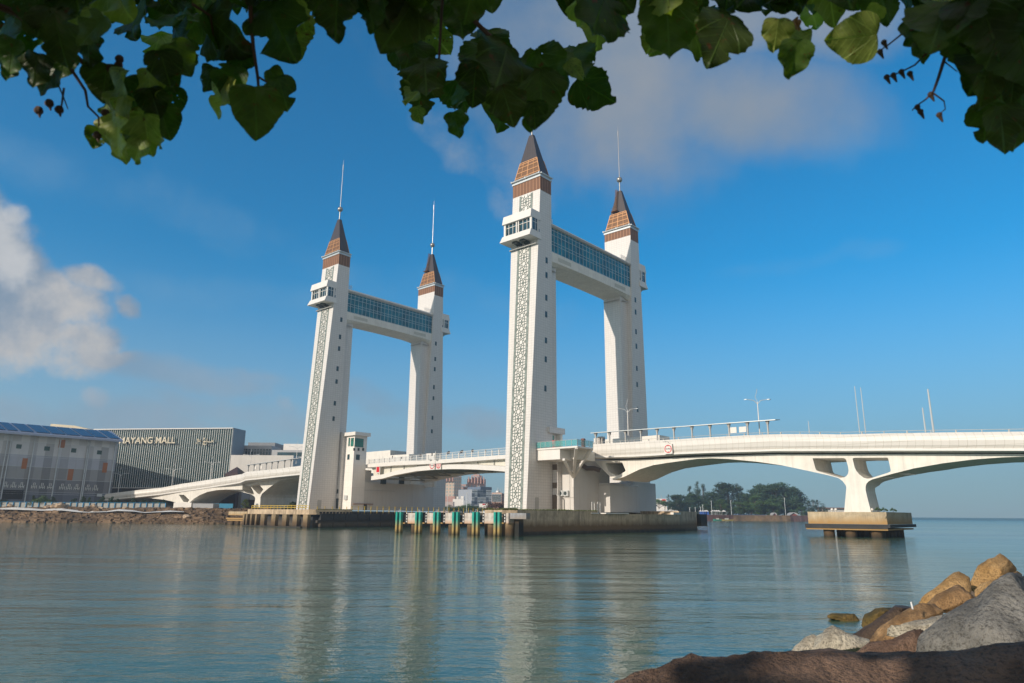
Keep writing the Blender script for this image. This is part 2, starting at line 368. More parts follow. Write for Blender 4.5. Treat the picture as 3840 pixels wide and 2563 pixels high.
    b.loft([[(l0-a*.97,t0-bb*.93,z),(l0+a,t0-bb*.93,z),(l0+a,t0+bb*.93,z),(l0-a*.97,t0+bb*.93,z)] for a,bb,z in ((a0,b0,z0),(a1,b1,z1))],0)
    roof=b.build('spire_roof',ROOFD,T)
    for s in (-1,1):
        b=MB(); b.add([(l0-a0,t0+s*b0,z0),(l0+a0,t0+s*b0,z0),(l0+a1,t0+s*b1,z1),(l0-a1,t0+s*b1,z1),(l0-a0,t0+s*(b0-.12),z0),(l0+a0,t0+s*(b0-.12),z0),(l0+a1,t0+s*(b1-.12),z1),(l0-a1,t0+s*(b1-.12),z1)],
            [(0,1,2,3),(7,6,5,4),(0,4,5,1),(1,5,6,2),(2,6,7,3),(3,7,4,0)]); g=b.build('mesh_panel',COPPER,roof)
        b=MB(); 
        def gp(u,z): a,bb=lv(z); return (l0+u*a,t0+s*(bb+.03),z)
        for u in (-1,1): b.bar(gp(u,z0),gp(u,z1),.22,.1,up=(0,1,0))
        b.bar(gp(0,z0),gp(0,z1),.24,.1,up=(0,1,0))
        for z in (86.8,88.2,89.6,90.5,z1): b.bar(gp(-1,z),gp(1,z),.16,.1,up=(0,1,0))
        for u in (-.5,.5): b.bar(gp(u,z0),gp(u*1.15,z1),.12,.08,up=(0,1,0))
        b.build('mesh_frame',COPPERL,roof)
    sp=MB(); sp.tube([(l0,t0,98.4),(l0,t0,103.2)],.17,10); sp.tube([(l0,t0,103.2),(l0,t0,116.6),(l0,t0,116.8),(l0,t0,118.8),(l0,t0,119),(l0,t0,120.8)],[.11,.08,.13,.13,.04,.02],10)
    sp.build('mast',STEEL,T)
    sp=MB(); sp.ball((l0,t0,102.4),.88,18); sp.build('mast_ball',STEEL,T,smooth=True)
    # small ladder with cage on the spire, on the inner side
    b=MB(); s=sgn
    def iy(z,o): return t0+s*(lv(z)[1]+o)*1.0
    for x in (-.9,-.35):
        b.bar((l0+x,iy(91.9,.25),91.9),(l0+x*.8,iy(98.8,.25),98.8),.06)
        b.bar((l0+x,iy(91.9,.85),91.9),(l0+x*.8,iy(98.8,.75),98.8),.07)
    z=92
    while z<98.8:
        b.bar((l0-.9,iy(z,.25),z),(l0-.35,iy(z,.25),z),.06); b.bar((l0-.9,iy(z,.25),z),(l0-.9,iy(z,.85),z),.06); b.bar((l0-.35,iy(z,.25),z),(l0-.35,iy(z,.85),z),.06); b.bar((l0-.9,iy(z,.85),z),(l0-.35,iy(z,.85),z),.06); z+=.45
    y0,y1=sorted((iy(91.7,.1),iy(91.7,1.3))); b.box(l0-1.9,l0+.3,y0,y1,91.55,91.65)
    for q in (92.1,92.6):
        b.bar((l0-1.9,iy(91.7,1.3),q),(l0+.3,iy(91.7,1.3),q),.05)
    b.build('ladder',COPPER,T)
    # observation box
    def slab(name,x0,x1,f_b,f_t,zb,zt,mat=WHITEC,rear=2.0):
        b=MB(); dx=(f_b-f_t)*.25
        b.loft([[Q(x0-dx*(z==zb),-f,z),Q(x1+dx*(z==zb),-f,z),Q(x1+dx*(z==zb),-rear,z),Q(x0-dx*(z==zb),-rear,z)] for f,z in ((f_b,zb),(f_t,zt))]); return b.build(name,mat,T)
    lo=slab('balcony_base',-4.75,4.42,6.5,5.7,68.15,69.95)
    slab('balcony_roof',-4.55,4.40,6.0,5.6,73.0,75.2)
    b=MB(); xa,xb=-4.2,4.36; f=5.45
    b.box(*sorted((Q(xa,0,0)[0],Q(xb,0,0)[0])),*sorted((Q(0,-f+.25,0)[1],Q(0,-2.4,0)[1])),69.95,73.0)
    gl=b.build('balcony_glazing',GLASSD,T)
    b=MB()
    for x in (xa,xa+.28,-.32,.32,xb-.28,xb): 
        b.bar(Q(x,-f,69.9),Q(x,-f,73.05),.34 if abs(x)>.5 else .3,.3)
    for x in (-2.9,-1.6,1.6,2.9): b.bar(Q(x,-f+.1,69.9),Q(x,-f+.1,73.05),.12,.12)
    for z in (70.05,72.0): b.bar(Q(xa,-f+.1,z),Q(xb,-f+.1,z),.1,.12)
    for y in (-4.1,): b.bar(Q(xb,y,69.9),Q(xb,y,73.05),.12,.12)
    b.bar(Q(xb,-3.1,69.9),Q(xb,-3.1,73.05),.5,.3); b.bar(Q(xb,-f,72.0),Q(xb,-3,72.0),.1,.12)
    b.build('balcony_frame',WHITEC,T)
    b=MB()
    for x in (-1.3,1.0): b=MB(); b.box(*sorted((Q(x-.7,0,0)[0],Q(x+.7,0,0)[0])),*sorted((Q(0,-5.2,0)[1],Q(0,-3.9,0)[1])),67.75,68.15); b.build('soffit_vent',DARKF,T)
    b=MB(); b.tube([Q(-4.3,-3.45,66.9),Q(4.2,-3.45,66.9)],.14); b.tube([Q(-4.3,-3.4,66.9),Q(-4.3,-2.9,66.9)],.14); b.build('gutter_pipe',PIPE,T)
    # speaker/camera clutter beneath the balcony
    rr=random.Random(int(l0)+int(t0))
    for x in (-1.8,-1.2,-.6,.9,1.3,1.8): b=MB(); b.box(*sorted((Q(x-.18,0,0)[0],Q(x+.18,0,0)[0])),*sorted((Q(0,-3.9,0)[1],Q(0,-3.2,0)[1])),67.3+rr.random()*.3,67.9); b.build('floodlight',DARKF,T)
    b=MB(); b.box(l0+prof(8)[0]-.1,l0+prof(5.8)[0]+.03,t0-sgn*2.2-.7,t0-sgn*2.2+.7,4.5,7.2); b.build('door',PIPE,T)
    return T
def wz(pts,l): return [A(x*1.6347,y*1.6347,l=l).z for x,y in pts]
ZR=wz(((1251,598),(1252,632),(1253,684),(1253,722),(1253,781),(1252,824),(1253,891)),4.0)
ZRF=wz(((1458,690),(1460,718),(1462,763),(1463,796),(1464,846),(1466,883),(1468,940)),4.0)
TR=make_tower(0,0,1,'tallest looking white tower in the middle, its mast hidden by the hanging leaves',ZR,0)
TRF=make_tower(0,TW,-1,'far tower of the taller gate, standing behind the fixed span on the right',ZRF,1)
ZLw=wz(((781,734),(777,773),(776,800),(773,846),(770,875),(767,925),(764,960)),LTW+4.0)
ZLF=wz(((1003,790),(1001,825),(999,848),(997,889),(997,914),(996,959),(995,990)),LTW+4.0)
TL=make_tower(LTW,0,1,'leaning looking white tower on the left with star lattice strip, beside the small control block',ZLw,2)
TLF=make_tower(LTW,TW,-1,'smallest looking tower, behind the drawbridge leaf, far end of the shorter gate',ZLF,3)
GRILLE=simple('grey_grille',(.50,.49,.42),.6)
# ---------------- sky bridges ----------------
def make_skybridge(l0,label):
    S=thing('sky_bridge',label,'sky bridge',BR,(l0,TW/2,0),'glazed bridges joining each pair of towers')
    t0,t1=2.2,TW-2.2; hw=4.1
    # girder with haunched arched soffit
    n=24; rings=[]
    for k in range(n+1):
        t=t0+(t1-t0)*k/n; u=abs(2*k/n-1); zb=63.05 + (1-u**2.2)*1.15
        if u>.86: zb-= (u-.86)*3
        rings.append([(l0+s*x,t,z) for s,x,z in ((1,hw,66.5),(1,hw,64.0+(1-u**2)*.25),(1,hw-.9,zb),(-1,hw-.9,zb),(-1,hw,64.0+(1-u**2)*.25),(-1,hw,66.5))])
    b=MB(); b.loft(rings); b.build('girder',WHITE,S)
    for a,c in ((t0+3.2,t0+8.6),(t1-8.6,t1-3.2)):
        b=MB(); b.box(l0+hw,l0+hw+.03,a,c,64.75,65.75); b.build('louvre_grille',GRILLE,S)
    b=MB(); b.box(l0-hw+.15,l0+hw-.12,t0,t1,66.5,73.0); g=b.build('glazing',GLASSB,S)
    for s in (1,-1):
        b=MB(); x=l0+s*(hw-.06)
        k=0; t=t0+.05
        while t<t1: b.bar((x,t,66.5),(x,t,73.0),.10,.10); t+=1.55
        for z in (66.6,68.55,69.3,71.1,72.3,72.95): b.bar((x,t0,z),(x,t1,z),.09,.09)
        b.build('mullion_grid',FRAME,S)
    b=MB(); n=6; sec=[]
    for k in range(9):
        a=math.pi*k/8; sec.append((hw+.15)*math.cos(a)); 
    rings=[]
    for t in (t0-.3,t1+.3):
        rings.append([(l0+(hw+.1)*math.copysign(abs(math.cos(math.pi*k/10))**.6,math.cos(math.pi*k/10)) ,t,73.0+.25+1.55*math.sin(math.pi*k/10)**.7 if 0<k<10 else 73.0) for k in range(11)])
    b.loft(rings); b.build('roof',WHITE,S,smooth=False)
    b=MB()
    for z,o in ((73.05,.22),(73.3,.26),(73.55,.26)): b.tube([(l0+hw+o,t0,z),(l0+hw+o,t1,z)],.07)
    b.build('eaves_rail',PIPE,S)
    for tt in (t0+1.0,t1-1.6):
        b=MB(); 
        for q in range(7): b.bar((l0+2.9,tt-1.5+q*.5,74.4),(l0+2.9,tt-1.5+q*.5,76.0),.06)
        for z in (75.2,75.6,76.0): b.bar((l0+2.9,tt-1.5,z),(l0+2.9,tt+1.5,z),.06); b.bar((l0+2.9,tt+1.5,z),(l0+.5,tt+1.5,z),.06)
        b.build('roof_railing',WHITEC,S)
    return S
make_skybridge(0,'larger glazed sky bridge high between the two taller looking towers')
make_skybridge(LTW,'smaller looking glazed sky bridge between the left pair of towers')
# ---------------- approach spans ----------------
TF=9.5            # fascia plane
def stations(top,bot,t=TF):
    out=[]
    for (x,y) in top:
        yb=interp(bot,x); a=A(x,y,t=t); b=A(x,yb,t=t); out.append((a.x,a.z,b.z))
    return out
def interp(P,x):
    if x<=P[0][0]: p,q=P[0],P[1]
    elif x>=P[-1][0]: p,q=P[-2],P[-1]
    else:
        for p,q in zip(P,P[1:]):
            if p[0]<=x<=q[0]: break
    return p[1]+(q[1]-p[1])*(x-p[0])/(q[0]-p[0])
RTOP=[(2222,1666.6),(2300,1661),(2376,1656.8),(2551,1646.6),(2650,1640.5),(2789,1633),(2901,1628.5),(3000,1628),(3099,1628.5),(3158,1629.5),(3166,1629.3),(3335,1625),(3500,1622.5),(3648,1620.7),(3840,1618.5),(4000,1617.5)]
RBOT=[(2222,1712),(2376,1707),(2551,1697),(2650,1693),(2901,1685),(3160,1684.5),(3335,1682.8),(3840,1682.8),(4000,1683.5)]
def approach(name,label,top,bot,t_back,joint_px,group=None):
    S=thing(name,label,'bridge span',BR,(0,0,0))
    st=stations(top,bot)
    b=MB(); rings=[]
    for l,zt,zb in st:
        h=zt-zb; rings.append([(l,TF+.30,zt),(l,TF+.02,zb+h*.78),(l,TF-.12,zb+h*.5),(l,TF-.02,zb+h*.2),(l,TF+.25,zb),(l,TF+.8,zb),(l,TF+.8,zt)])
    b.loft(rings); b.build('parapet',PANEL,S)
    b=MB(); b.loft([[(l,TF-.05,zb),(l,TF-.05,zb-.38),(l,TF+.5,zb-.55),(l,t_back+.2,zb-.55),(l,t_back+.2,zb),] for l,zt,zb in st]); b.build('deck_slab',WHITEC,S)
    b=MB(); b.loft([[(l,TF+1,zb+.004),(l,t_back-1,zb+.004),(l,t_back-1,zb+.25),(l,TF+1,zb+.25)] for l,zt,zb in st]); b.build('road_surface',ROAD,S)
    b=MB(); b.loft([[(l,t_back-.5,zt-.6),(l,t_back+.1,zt-.6),(l,t_back+.1,zb),(l,t_back-.5,zb)] for l,zt,zb in st]); b.build('rear_parapet',WHITE,S)
    b=MB()
    for (a,c) in zip(st,st[1:]): b.bar((a[0],TF+.55,a[1]+.42),(c[0],TF+.55,c[1]+.42),.07)
    L=abs(st[-1][0]-st[0][0]); n=int(L/3.6)
    for k in range(n+1):
        l=st[0][0]+(st[-1][0]-st[0][0])*k/n; zt=interp([(s[0],s[1]) for s in sorted(st)],l); b.bar((l,TF+.55,zt-.1),(l,TF+.55,zt+.45),.12 if k%2 else .2)
    b.build('handrail',PIPE,S)
    return S,st
SR,STR=approach('approach_span','curved white concrete span on the right with tiled bulging parapet',RTOP,RBOT,30.5,None)
TG=11.4
def profA(pts,t=TG): return [(q.x,q.z) for q in (A(x,y,t=t) for x,y in pts)]
z3=lambda P,s,ox,oy:[(ox+x/s,oy+y/s) for x,y in P]
arch=[(2226,1725),(2242,1743),(2300,1801),(2306,1800),(2340,1789),(2398,1761),(2450,1745),(2500,1737),(2550,1730),(2616,1721.5),(2671,1719.6),(2731,1722),(2841,1732.5),(2934,1746),(3044,1769.5),(3110,1784),(3143,1793),(3160,1805),(3171,1820),(3174,1828)]
legL=[(3172,1850),(3165.5,1921)]; legR=[(3266.6,1921),(3252,1865)]
arch2=[(3246,1839),(3246,1826),(3249,1815),(3257,1806),(3270,1799),(3341,1779),(3428,1757),(3538,1737.7),(3648,1724),(3758,1715.8),(3840,1713),(3990,1712)]
H1=z3([(985,622),(992,615),(1252,603),(1270,608),(1325,735),(1322,752),(1205,822),(1150,822),(1045,762)],4.48,2050,1600)
H2=z3([(200,590),(690,587),(718,597),(735,620),(765,730),(772,790),(762,840),(735,875),(700,895),(640,900),(300,800),(265,785),(245,750)],4.238,3000,1580)
H3=z3([(835,600),(845,588),(870,583),(1385,580),(1400,590),(1415,650),(1442,780),(1438,800),(1400,820),(1110,912),(1060,915),(1010,900),(940,845),(895,790),(870,740)],4.238,3000,1580)
topR=[(A(x,interp(RBOT,x)+11,t=TF)) for x in (3990,3840,3500,3160,2901,2650,2400,2235)]
def girder(S,outer,holes,lp,t0,depth,name='girder'):
    f0=lambda p:(p[0],t0,p[1])
    f1=lambda p:(p[0],t0+depth(p[0],p[1]),p[1])
    b=MB(); b.prism(outer,holes,f0,f1); return b.build(name,WHITE,S)
lpier=A(3210,1830,t=TG).x
topz=[(p.x,p.z-.25) for p in topR]
outer=profA(arch)+profA(legL)+profA(legR)+profA(arch2)+topz
def dep(l,z):
    base=6.2 if z<9 else min(14.5,8.5+1.0*max(0,abs(l-lpier)-5))
    return base
# densify loop for smooth depth change
def dens(P,step=1.6):
    out=[]
    for i,p in enumerate(P):
        q=P[(i+1)%len(P)]; d=math.hypot(q[0]-p[0],q[1]-p[1]); n=max(1,int(d/step))
        for k in range(n): out.append((p[0]+(q[0]-p[0])*k/n,p[1]+(q[1]-p[1])*k/n))
    return out
girder(SR,dens(outer),[profA(H1),profA(H2),profA(H3)],lpier,TG,dep)
# scupper lights on the soffit (small flat boxes)
b=MB()
for px,py in ((3300,1795),(3330,1790),(3395,1776),(3415,1779)):
    q=A(px,py,t=TG+3); b.box(q.x-.9,q.x+.9,TG+2.6,TG+3.0,q.z-.15,q.z-.02)
b.build('soffit_light',WHITEC,SR)
# pier cap on piles
PC=thing('pile_cap','tan stained concrete pile cap on round piles under the single pier',"pile cap",BR,(66,18,0))
c0=A(3028,1921,t=11.2); c1=A(3323,1921,t=11.2); cb=A(3323,1968,t=11.2).z; ct=c1.z
l0c,l1c=c0.x,c1.x; t1c=A(3417,1921,l=l1c).y
b=MB(); b.box(l0c,l1c,11.2,t1c,cb,ct); b.build('cap',CAPM,PC)
b=MB(); zf=cb
b.box(l0c-.5,l1c+.1,10.7,11.19,zf-.75,zf-.02); b.box(l1c+.001,l1c+.5,10.7,t1c+.4,zf-.55,zf-.02); b.build('fender_beam',RUBBER,PC)
b=MB(); b.box(l0c-.4,l1c+.05,10.9,t1c,zf-1.02,zf-.76); b.build('lower_slab',CAPM,PC)
for lx in (l0c+3.1,(l0c+l1c)/2+.2,l1c-2.2):
    for ty in (12.6,t1c-2):
        b=MB(); b.tube([(lx,ty,-3),(lx,ty,zf-1.0)],.95,20); b.build('pile',PILE,PC,smooth=False)
for k in range(10):
    lx=l0c+4+(l1c-l0c-6.5)*k/9
    b=MB(); b.tube([(lx,15.5,-3),(lx,15.5,zf-1.0)],.45,10); b.build('sheet_pile',RUBBER,PC)
for k in range(5):
    b=MB(); b.tube([(l1c-2.0+.0*k,15+k*(t1c-17)/5,-3),(l1c-2.0,15+k*(t1c-17)/5,zf-1)],.6,10); b.build('sheet_pile',RUBBER,PC)
# ---------------- drawbridge leaves ----------------
def zz(P,s,ox,oy): return z3(P,s,ox,oy)
BTOP=zz([(660,680)],4.752,1230,1600)+zz([(0,262),(760,225),(1500,170),(2075,130)],5,1480,1680)+[(1960,1699)]
BB1=[(1369,1754.7),(1480,1746),(1632,1739.5),(1780,1729),(1895,1720.5),(1960,1715)]
BARC=[(1384,1757),(1389,1768),(1391,1800),(1435,1793.6),(1480,1781),(1560,1766),(1600,1762.5),(1632,1760),(1680,1758),(1730,1758),(1780,1759.5),(1850,1763.5),(1892,1767),(1960,1773)]
DT=9.8
DB=thing('drawbridge_leaf','cream lifting span between the two gates, with braced arched underside','drawbridge',BR,(-40,20,0))
st=[]
for x,y in BTOP: 
    a=A(x,y,t=DT); c=A(x,interp(BB1,x),t=DT); st.append((a.x,a.z,c.z))
b=MB(); b.loft([[(l,DT,za),(l,DT,zb),(l,DT+.6,zb-.1),(l,31.2,zb-.1),(l,31.8,zb),(l,31.8,za),(l,31.5,za),(l,31.5,za-.5),(l,10.3,za-.5),(l,10.3,za)] for l,za,zb in st]); b.build('deck',WHITEC,DB)
def leafz(l): return interp([(s[0],s[2]) for s in st],l)
for t0 in (DT+.55,30.4):
    P=[(q.x,q.z) for q in (A(x,y,t=DT+.55) for x,y in BARC)]
    P=dens(P+[(P[-1][0],leafz(P[-1][0])-.06)]+[(l,leafz(l)-.06) for l in (-15,-30,-45,-60)]+[(P[0][0],leafz(P[0][0])-.06)],3)
    b=MB(); b.prism(P,[],lambda p:(p[0],t0+(1.1 if t0<20 else .35),p[1]),lambda p:(p[0],t0+(1.6 if t0<20 else 1.0),p[1])); g=b.build('main_girder',DECKW,DB)
    # bottom flange band proud of the web
    Q=[(q.x,q.z) for q in (A(x,y,t=DT+.55) for x,y in BARC[2:])]; b=MB()
    b.loft([[(l,t0,z+.01),(l,t0+1.6,z+.01),(l,t0+1.6,z-.14),(l,t0,z-.14)] for l,z in Q]); b.loft([[(l,t0+.05,z+1.1),(l,t0+1.11,z+1.35),(l,t0+1.11,z),(l,t0+.05,z)] for l,z in Q]); b.build('flange',WHITEC,g)
low=[(q.x,q.z) for q in (A(x,y,t=DT+.55) for x,y in BARC[2:])]
def lowz(l): return interp(low,l)
b=MB(); l=-70
while l<-8:
    z0=lowz(l)+.25; z1=leafz(l)-.1
    b.box(l-.15,l+.15,11.2,30.4,z0+.4*(z1-z0),z1); b.bar((l,11.2,z0),(l,20.8,z1-.2),.3); b.bar((l,30.4,z0),(l,20.8,z1-.2),.3); b.bar((l,11.2,z0),(l,30.4,z0),.35)
    if l<-14: b.bar((l,11.2,z0),(l+6,30.4,lowz(l+6)+.25),.22)
    l+=6
b.build('cross_bracing',simple('underside_steel',(.30,.31,.28),.6,0,.2),DB)
b=MB(); xm=A(1632,1740,t=DT).x
b.box(xm-.12,xm+.12,DT-.02,DT+.3,leafz(xm)-.1,leafz(xm)+3.4); b.build('joint_post',PIPE,DB)
# machinery shadows: brackets at heel
for x in (1389,1466,1549-7): pass
rl=thing('bridge_railing','white post and mesh railing along the near edge of the drawbridge','railing',BR,(-40,DT,15))
def topzf(l): return interp([(s[0],s[1]) for s in st],l)
b=MB(); m=MB(); l=-73
while l<-3:
    z=topzf(l); b.bar((l,DT+.15,z),(l,DT+.15,z+1.45),.22); l+=2.45
for h in (1.45,.75,.12): b.bar((-73.5,DT+.15,topzf(-73.5)+h),(-3,DT+.15,topzf(-3)+h),.09)
l=-73
while l<-3:
    z=topzf(l); m.bar((l,DT+.15,z),(l,DT+.15,z+1.4),.045); l+=.41
for h in (.3,.5,.95,1.2): m.bar((-73.5,DT+.15,topzf(-73.5)+h),(-3,DT+.15,topzf(-3)+h),.04)
b.build('railing_frame',WHITEC,rl); m.build('mesh',FRAME,rl)
# parapet wall on far side of deck with building-like housing
# small dark flags along the railing
FLAGM=simple('dark_flag_cloth',(.03,.02,.03),.8)
fl=zz([(135,190),(330,165),(500,140),(707,125),(1025,88),(1275,70),(1470,55),(1705,70),(1945,30)],5,1480,1680)+zz([(1147,548),(975,560)],4.752,1230,1600)
fdesc=['hanging limp','folded','blown out to the left','ragged','widest one, blown flat','long, streaming','leaning','thin and furled','faint, last before the tower','near the control block','faint, first above the heel of the span']
for i,(x,y) in enumerate(fl):
    q=A(x,y,t=DT+.2); z=topzf(q.x)+1.4
    T=thing('flag','small dark flag on the drawbridge railing, '+fdesc[i],'flag',BR,(q.x,q.y,z),group='small dark flags along the drawbridge railing')
    b=MB(); b.bar((q.x,q.y,z-.3),(q.x+.15,q.y,q.z+.5),.05); b.build('pole',PIPE,T)
    if i in (8,10): continue
    w=[.35,.3,.9,.5,1.1,1.2,.8,.35,.3,.3,.3][i]; b=MB(); n=5
    b.loft([[(q.x+.15-w*k/n,q.y+.12*math.sin(k*1.9),q.z+.45-.22*k*w/n+.0),(q.x+.15-w*k/n,q.y+.03+.12*math.sin(k*1.9),q.z+.45-.22*k*w/n),(q.x+.15-w*k/n,q.y+.03+.12*math.sin(k*1.9+.6),q.z-.35-.15*k*w/n),(q.x+.15-w*k/n,q.y+.12*math.sin(k*1.9+.6),q.z-.35-.15*k*w/n)] for k in range(n+1)]); b.build('cloth',FLAGM,T)
# ---------------- signs on the bridge sides ----------------
def text_mesh(s,size,name,mat,M,parent=None,ext=.01,alignc=True,bold=0):
    cu=bpy.data.curves.new(name,'FONT'); cu.body=s; cu.size=size; cu.extrude=ext; cu.offset=bold
    if alignc: cu.align_x='CENTER'; cu.align_y='CENTER'
    o=bpy.data.objects.new('tmp',cu); COL.objects.link(o); bpy.context.view_layer.update()
    me=bpy.data.meshes.new_from_object(o.evaluated_get(bpy.context.evaluated_depsgraph_get())); bpy.data.objects.remove(o)
    me.materials.clear(); me.materials.append(mat); me.name=name
    t=bpy.data.objects.new(name,me); COL.objects.link(t)
    if parent: t.parent=parent; bpy.context.view_layer.update(); t.matrix_world=M
    else: t.matrix_world=M
    return t
def sign_round(px,py,r,t,label,kind,wpx=None):
    q=A(px,py,t=t); T=thing('bridge_sign',label,'sign',BR,(q.x,q.y,q.z),group=None)
    b=MB(); s=r*1.12; b.box(q.x-s,q.x+s,t-.02,t+.22,q.z-s*1.12,q.z+s*1.12); b.build('board',WHITEC,T)
    b=MB()
    def disc(rr,y,mb,hole=0,n=28):
        if hole:
            for k in range(n):
                a0,a1=2*math.pi*k/n,2*math.pi*(k+1)/n
                mb.add([(q.x+R*math.cos(a),y,q.z+R*math.sin(a)) for R,a in ((rr,a0),(rr,a1),(hole,a1),(hole,a0))]+[(q.x+R*math.cos(a),y+.03,q.z+R*math.sin(a)) for R,a in ((rr,a0),(rr,a1),(hole,a1),(hole,a0))],[(0,1,2,3),(7,6,5,4),(0,4,5,1),(2,6,7,3)])
        else: mb.loft([[(q.x+rr*math.cos(2*math.pi*k/n),yy,q.z+rr*math.sin(2*math.pi*k/n)) for k in range(n)] for yy in (y,y+.03)])
    if kind=='noentry': disc(r,t-.06,b); b.build('red_disc',RED,T); b=MB(); b.box(q.x-r*.62,q.x+r*.62,t-.09,t-.061,q.z-r*.16,q.z+r*.16); b.build('white_bar',WHITEC,T)
    else: disc(r,t-.05,b,r*.80); b.build('red_ring',RED,T)
    if kind=='bars':
        b=MB()
        for x in (-.25,.25): b.box(q.x+x*r-.11*r,q.x+x*r+.11*r,t-.05,t-.021,q.z-r*.75,q.z+r*.75)
        b.build('red_bar',RED,T)
    if kind.startswith('txt'):
        M=BR@Matrix.Translation((q.x,t-.03,q.z))@Matrix.Rotation(R_(90),4,'X'); text_mesh(kind[3:],r*.50,'height_text',DARKF,M,T,.01,bold=.012)
        b=MB()
        for sg in (1,-1): b.prism([(q.x-.12*r,q.z+sg*r*.78),(q.x+.12*r,q.z+sg*r*.78),(q.x,q.z+sg*r*.55)],[],lambda p:(p[0],t-.045,p[1]),lambda p:(p[0],t-.021,p[1]))
        b.build('arrow_mark',DARKF,T)
    # lamp arm over the sign
    b=MB(); b.tube([(q.x+s*.3,t+.2,q.z+s*1.2),(q.x+s*.2,t-.3,q.z+s*1.5),(q.x-s*.3,t-.7,q.z+s*1.55)],.05,6); b.box(q.x-s*.8,q.x-s*.1,t-.95,t-.6,q.z+s*1.48,q.z+s*1.6); b.build('lamp_arm',PIPE,T)
    return T
sign_round(2050-17+473,1600+84,.95,TF-.55,'white clearance sign with red ring and dark figures on the right span','txt12.85m') if False else sign_round(1850+1869/2.851,1500+525/2.851,.85,TF-.5,'white clearance sign with red ring and dark figures on the right span','txt12.85m')
sign_round(1480+702/5,1680+333/5,.95,DT+.2,'white clearance sign with red ring left of the midspan joint','txt12.85m')
sign_round(1480+822/5,1680+330/5,.90,DT+.2,'white sign with red ring around two upright red bars, at midspan','bars')
q=A(1230+895/4.752,1600+760/4.752,t=DT+.3); T=thing('signal_board','plain red signal board in white frame at the left heel of the drawbridge','sign',BR,tuple(q))
b=MB(); b.box(q.x-.95,q.x+.95,q.y-.1,q.y+.2,q.z-1.2,q.z+1.2); b.build('board',WHITEC,T); b=MB(); b.box(q.x-.7,q.x+.7,q.y-.14,q.y-.101,q.z-.95,q.z+.95); b.build('red_face',RED,T)
# ---------------- pier houses ----------------
ZP=4.45
def win(parent,plane,pos,u0,u1,z0,z1,nx,nz,mat=GLASSG,name='window',sgn=-1):
    "window on a wall; plane 't' (normal -t) or 'l' (normal +l)"
    def P(u,o,z): return (u,pos+sgn*o,z) if plane=='t' else (pos+sgn*o,u,z)
    b=MB(); 
    def bx(mb,ua,ub,za,zb,o0,o1):
        p=P(ua,o0,za); q=P(ub,o1,zb); mb.box(min(p[0],q[0]),max(p[0],q[0]),min(p[1],q[1]),max(p[1],q[1]),min(p[2],q[2]),max(p[2],q[2]))
    bx(b,u0,u1,z0,z1,-.1,.03); w=b.build(name,mat,parent)
    f=MB(); e=.09
    for k in range(nx+1): u=u0+(u1-u0)*k/nx; bx(f,u-e/2,u+e/2,z0,z1,.02,.08)
    for k in ((0,1) if nz==1 else (0,.72,1)): z=z0+(z1-z0)*k; bx(f,u0,u1,z-e/2,z+e/2,.021,.082)
    f.build('frame',DARKF,w); return w
CT=thing('control_house','white control block with green windows and flat roof beside the left tower','building',BR,(-77,7,ZP))
cL=-74.0; cF=4.9
zr=A(1230+440/4.752,1600+165/4.752,t=cF).z; zt=A(1230+480/4.752,1600+92/4.752,t=cF-.8).z
b=MB(); b.box(-81.5,cL,cF,9.6,ZP,zr); b.build('wall',tiled('white_panel_wall',(.78,.75,.70),(.55,.53,.50),1.3,2.2,.02,.5,.15),CT)
b=MB(); b.box(-82.0,cL+1.3,cF-.9,9.9,zr,zt); b.build('roof',WHITEC,CT)
za=A(1327,1677,t=cF).z; zb=A(1324,1644,t=cF).z
win(CT,'t',cF,-75.8,-74.45,A(1310,1675,t=cF).z,A(1310,1645,t=cF).z,2,2); win(CT,'t',cF,-77.0,-76.35,A(1296,1675,t=cF).z,A(1296,1645,t=cF).z,1,2)
win(CT,'l',cL,A(1327,1660,l=cL).y+.3,A(1362,1660,l=cL).y,A(1340,1676,l=cL).z,A(1340,1645,l=cL).z,4,2,sgn=1)
win(CT,'t',cF,A(1303,1720,t=cF).x,A(1310.5,1720,t=cF).x,A(1306,1724,t=cF).z,A(1306,1705.5,t=cF).z,2,1,GLASSD)
win(CT,'l',cL,A(1335,1720,l=cL).y,A(1348,1720,l=cL).y,A(1341,1725,l=cL).z,A(1341,1706,l=cL).z,2,1,GLASSD,sgn=1)
for x in (1327,1344,1361): q=A(x,1686,l=cL); b=MB(); b.box(cL,cL+.25,q.y-.25,q.y+.25,q.z-.4,q.z+.4); b.build('floodlight',DARKF,CT)
q=A(1300,1866,t=cF); b=MB(); b.box(q.x-.8,q.x+.5,cF-.5,cF,q.z-.7,q.z+.6); b.build('air_conditioner',FRAME,CT)
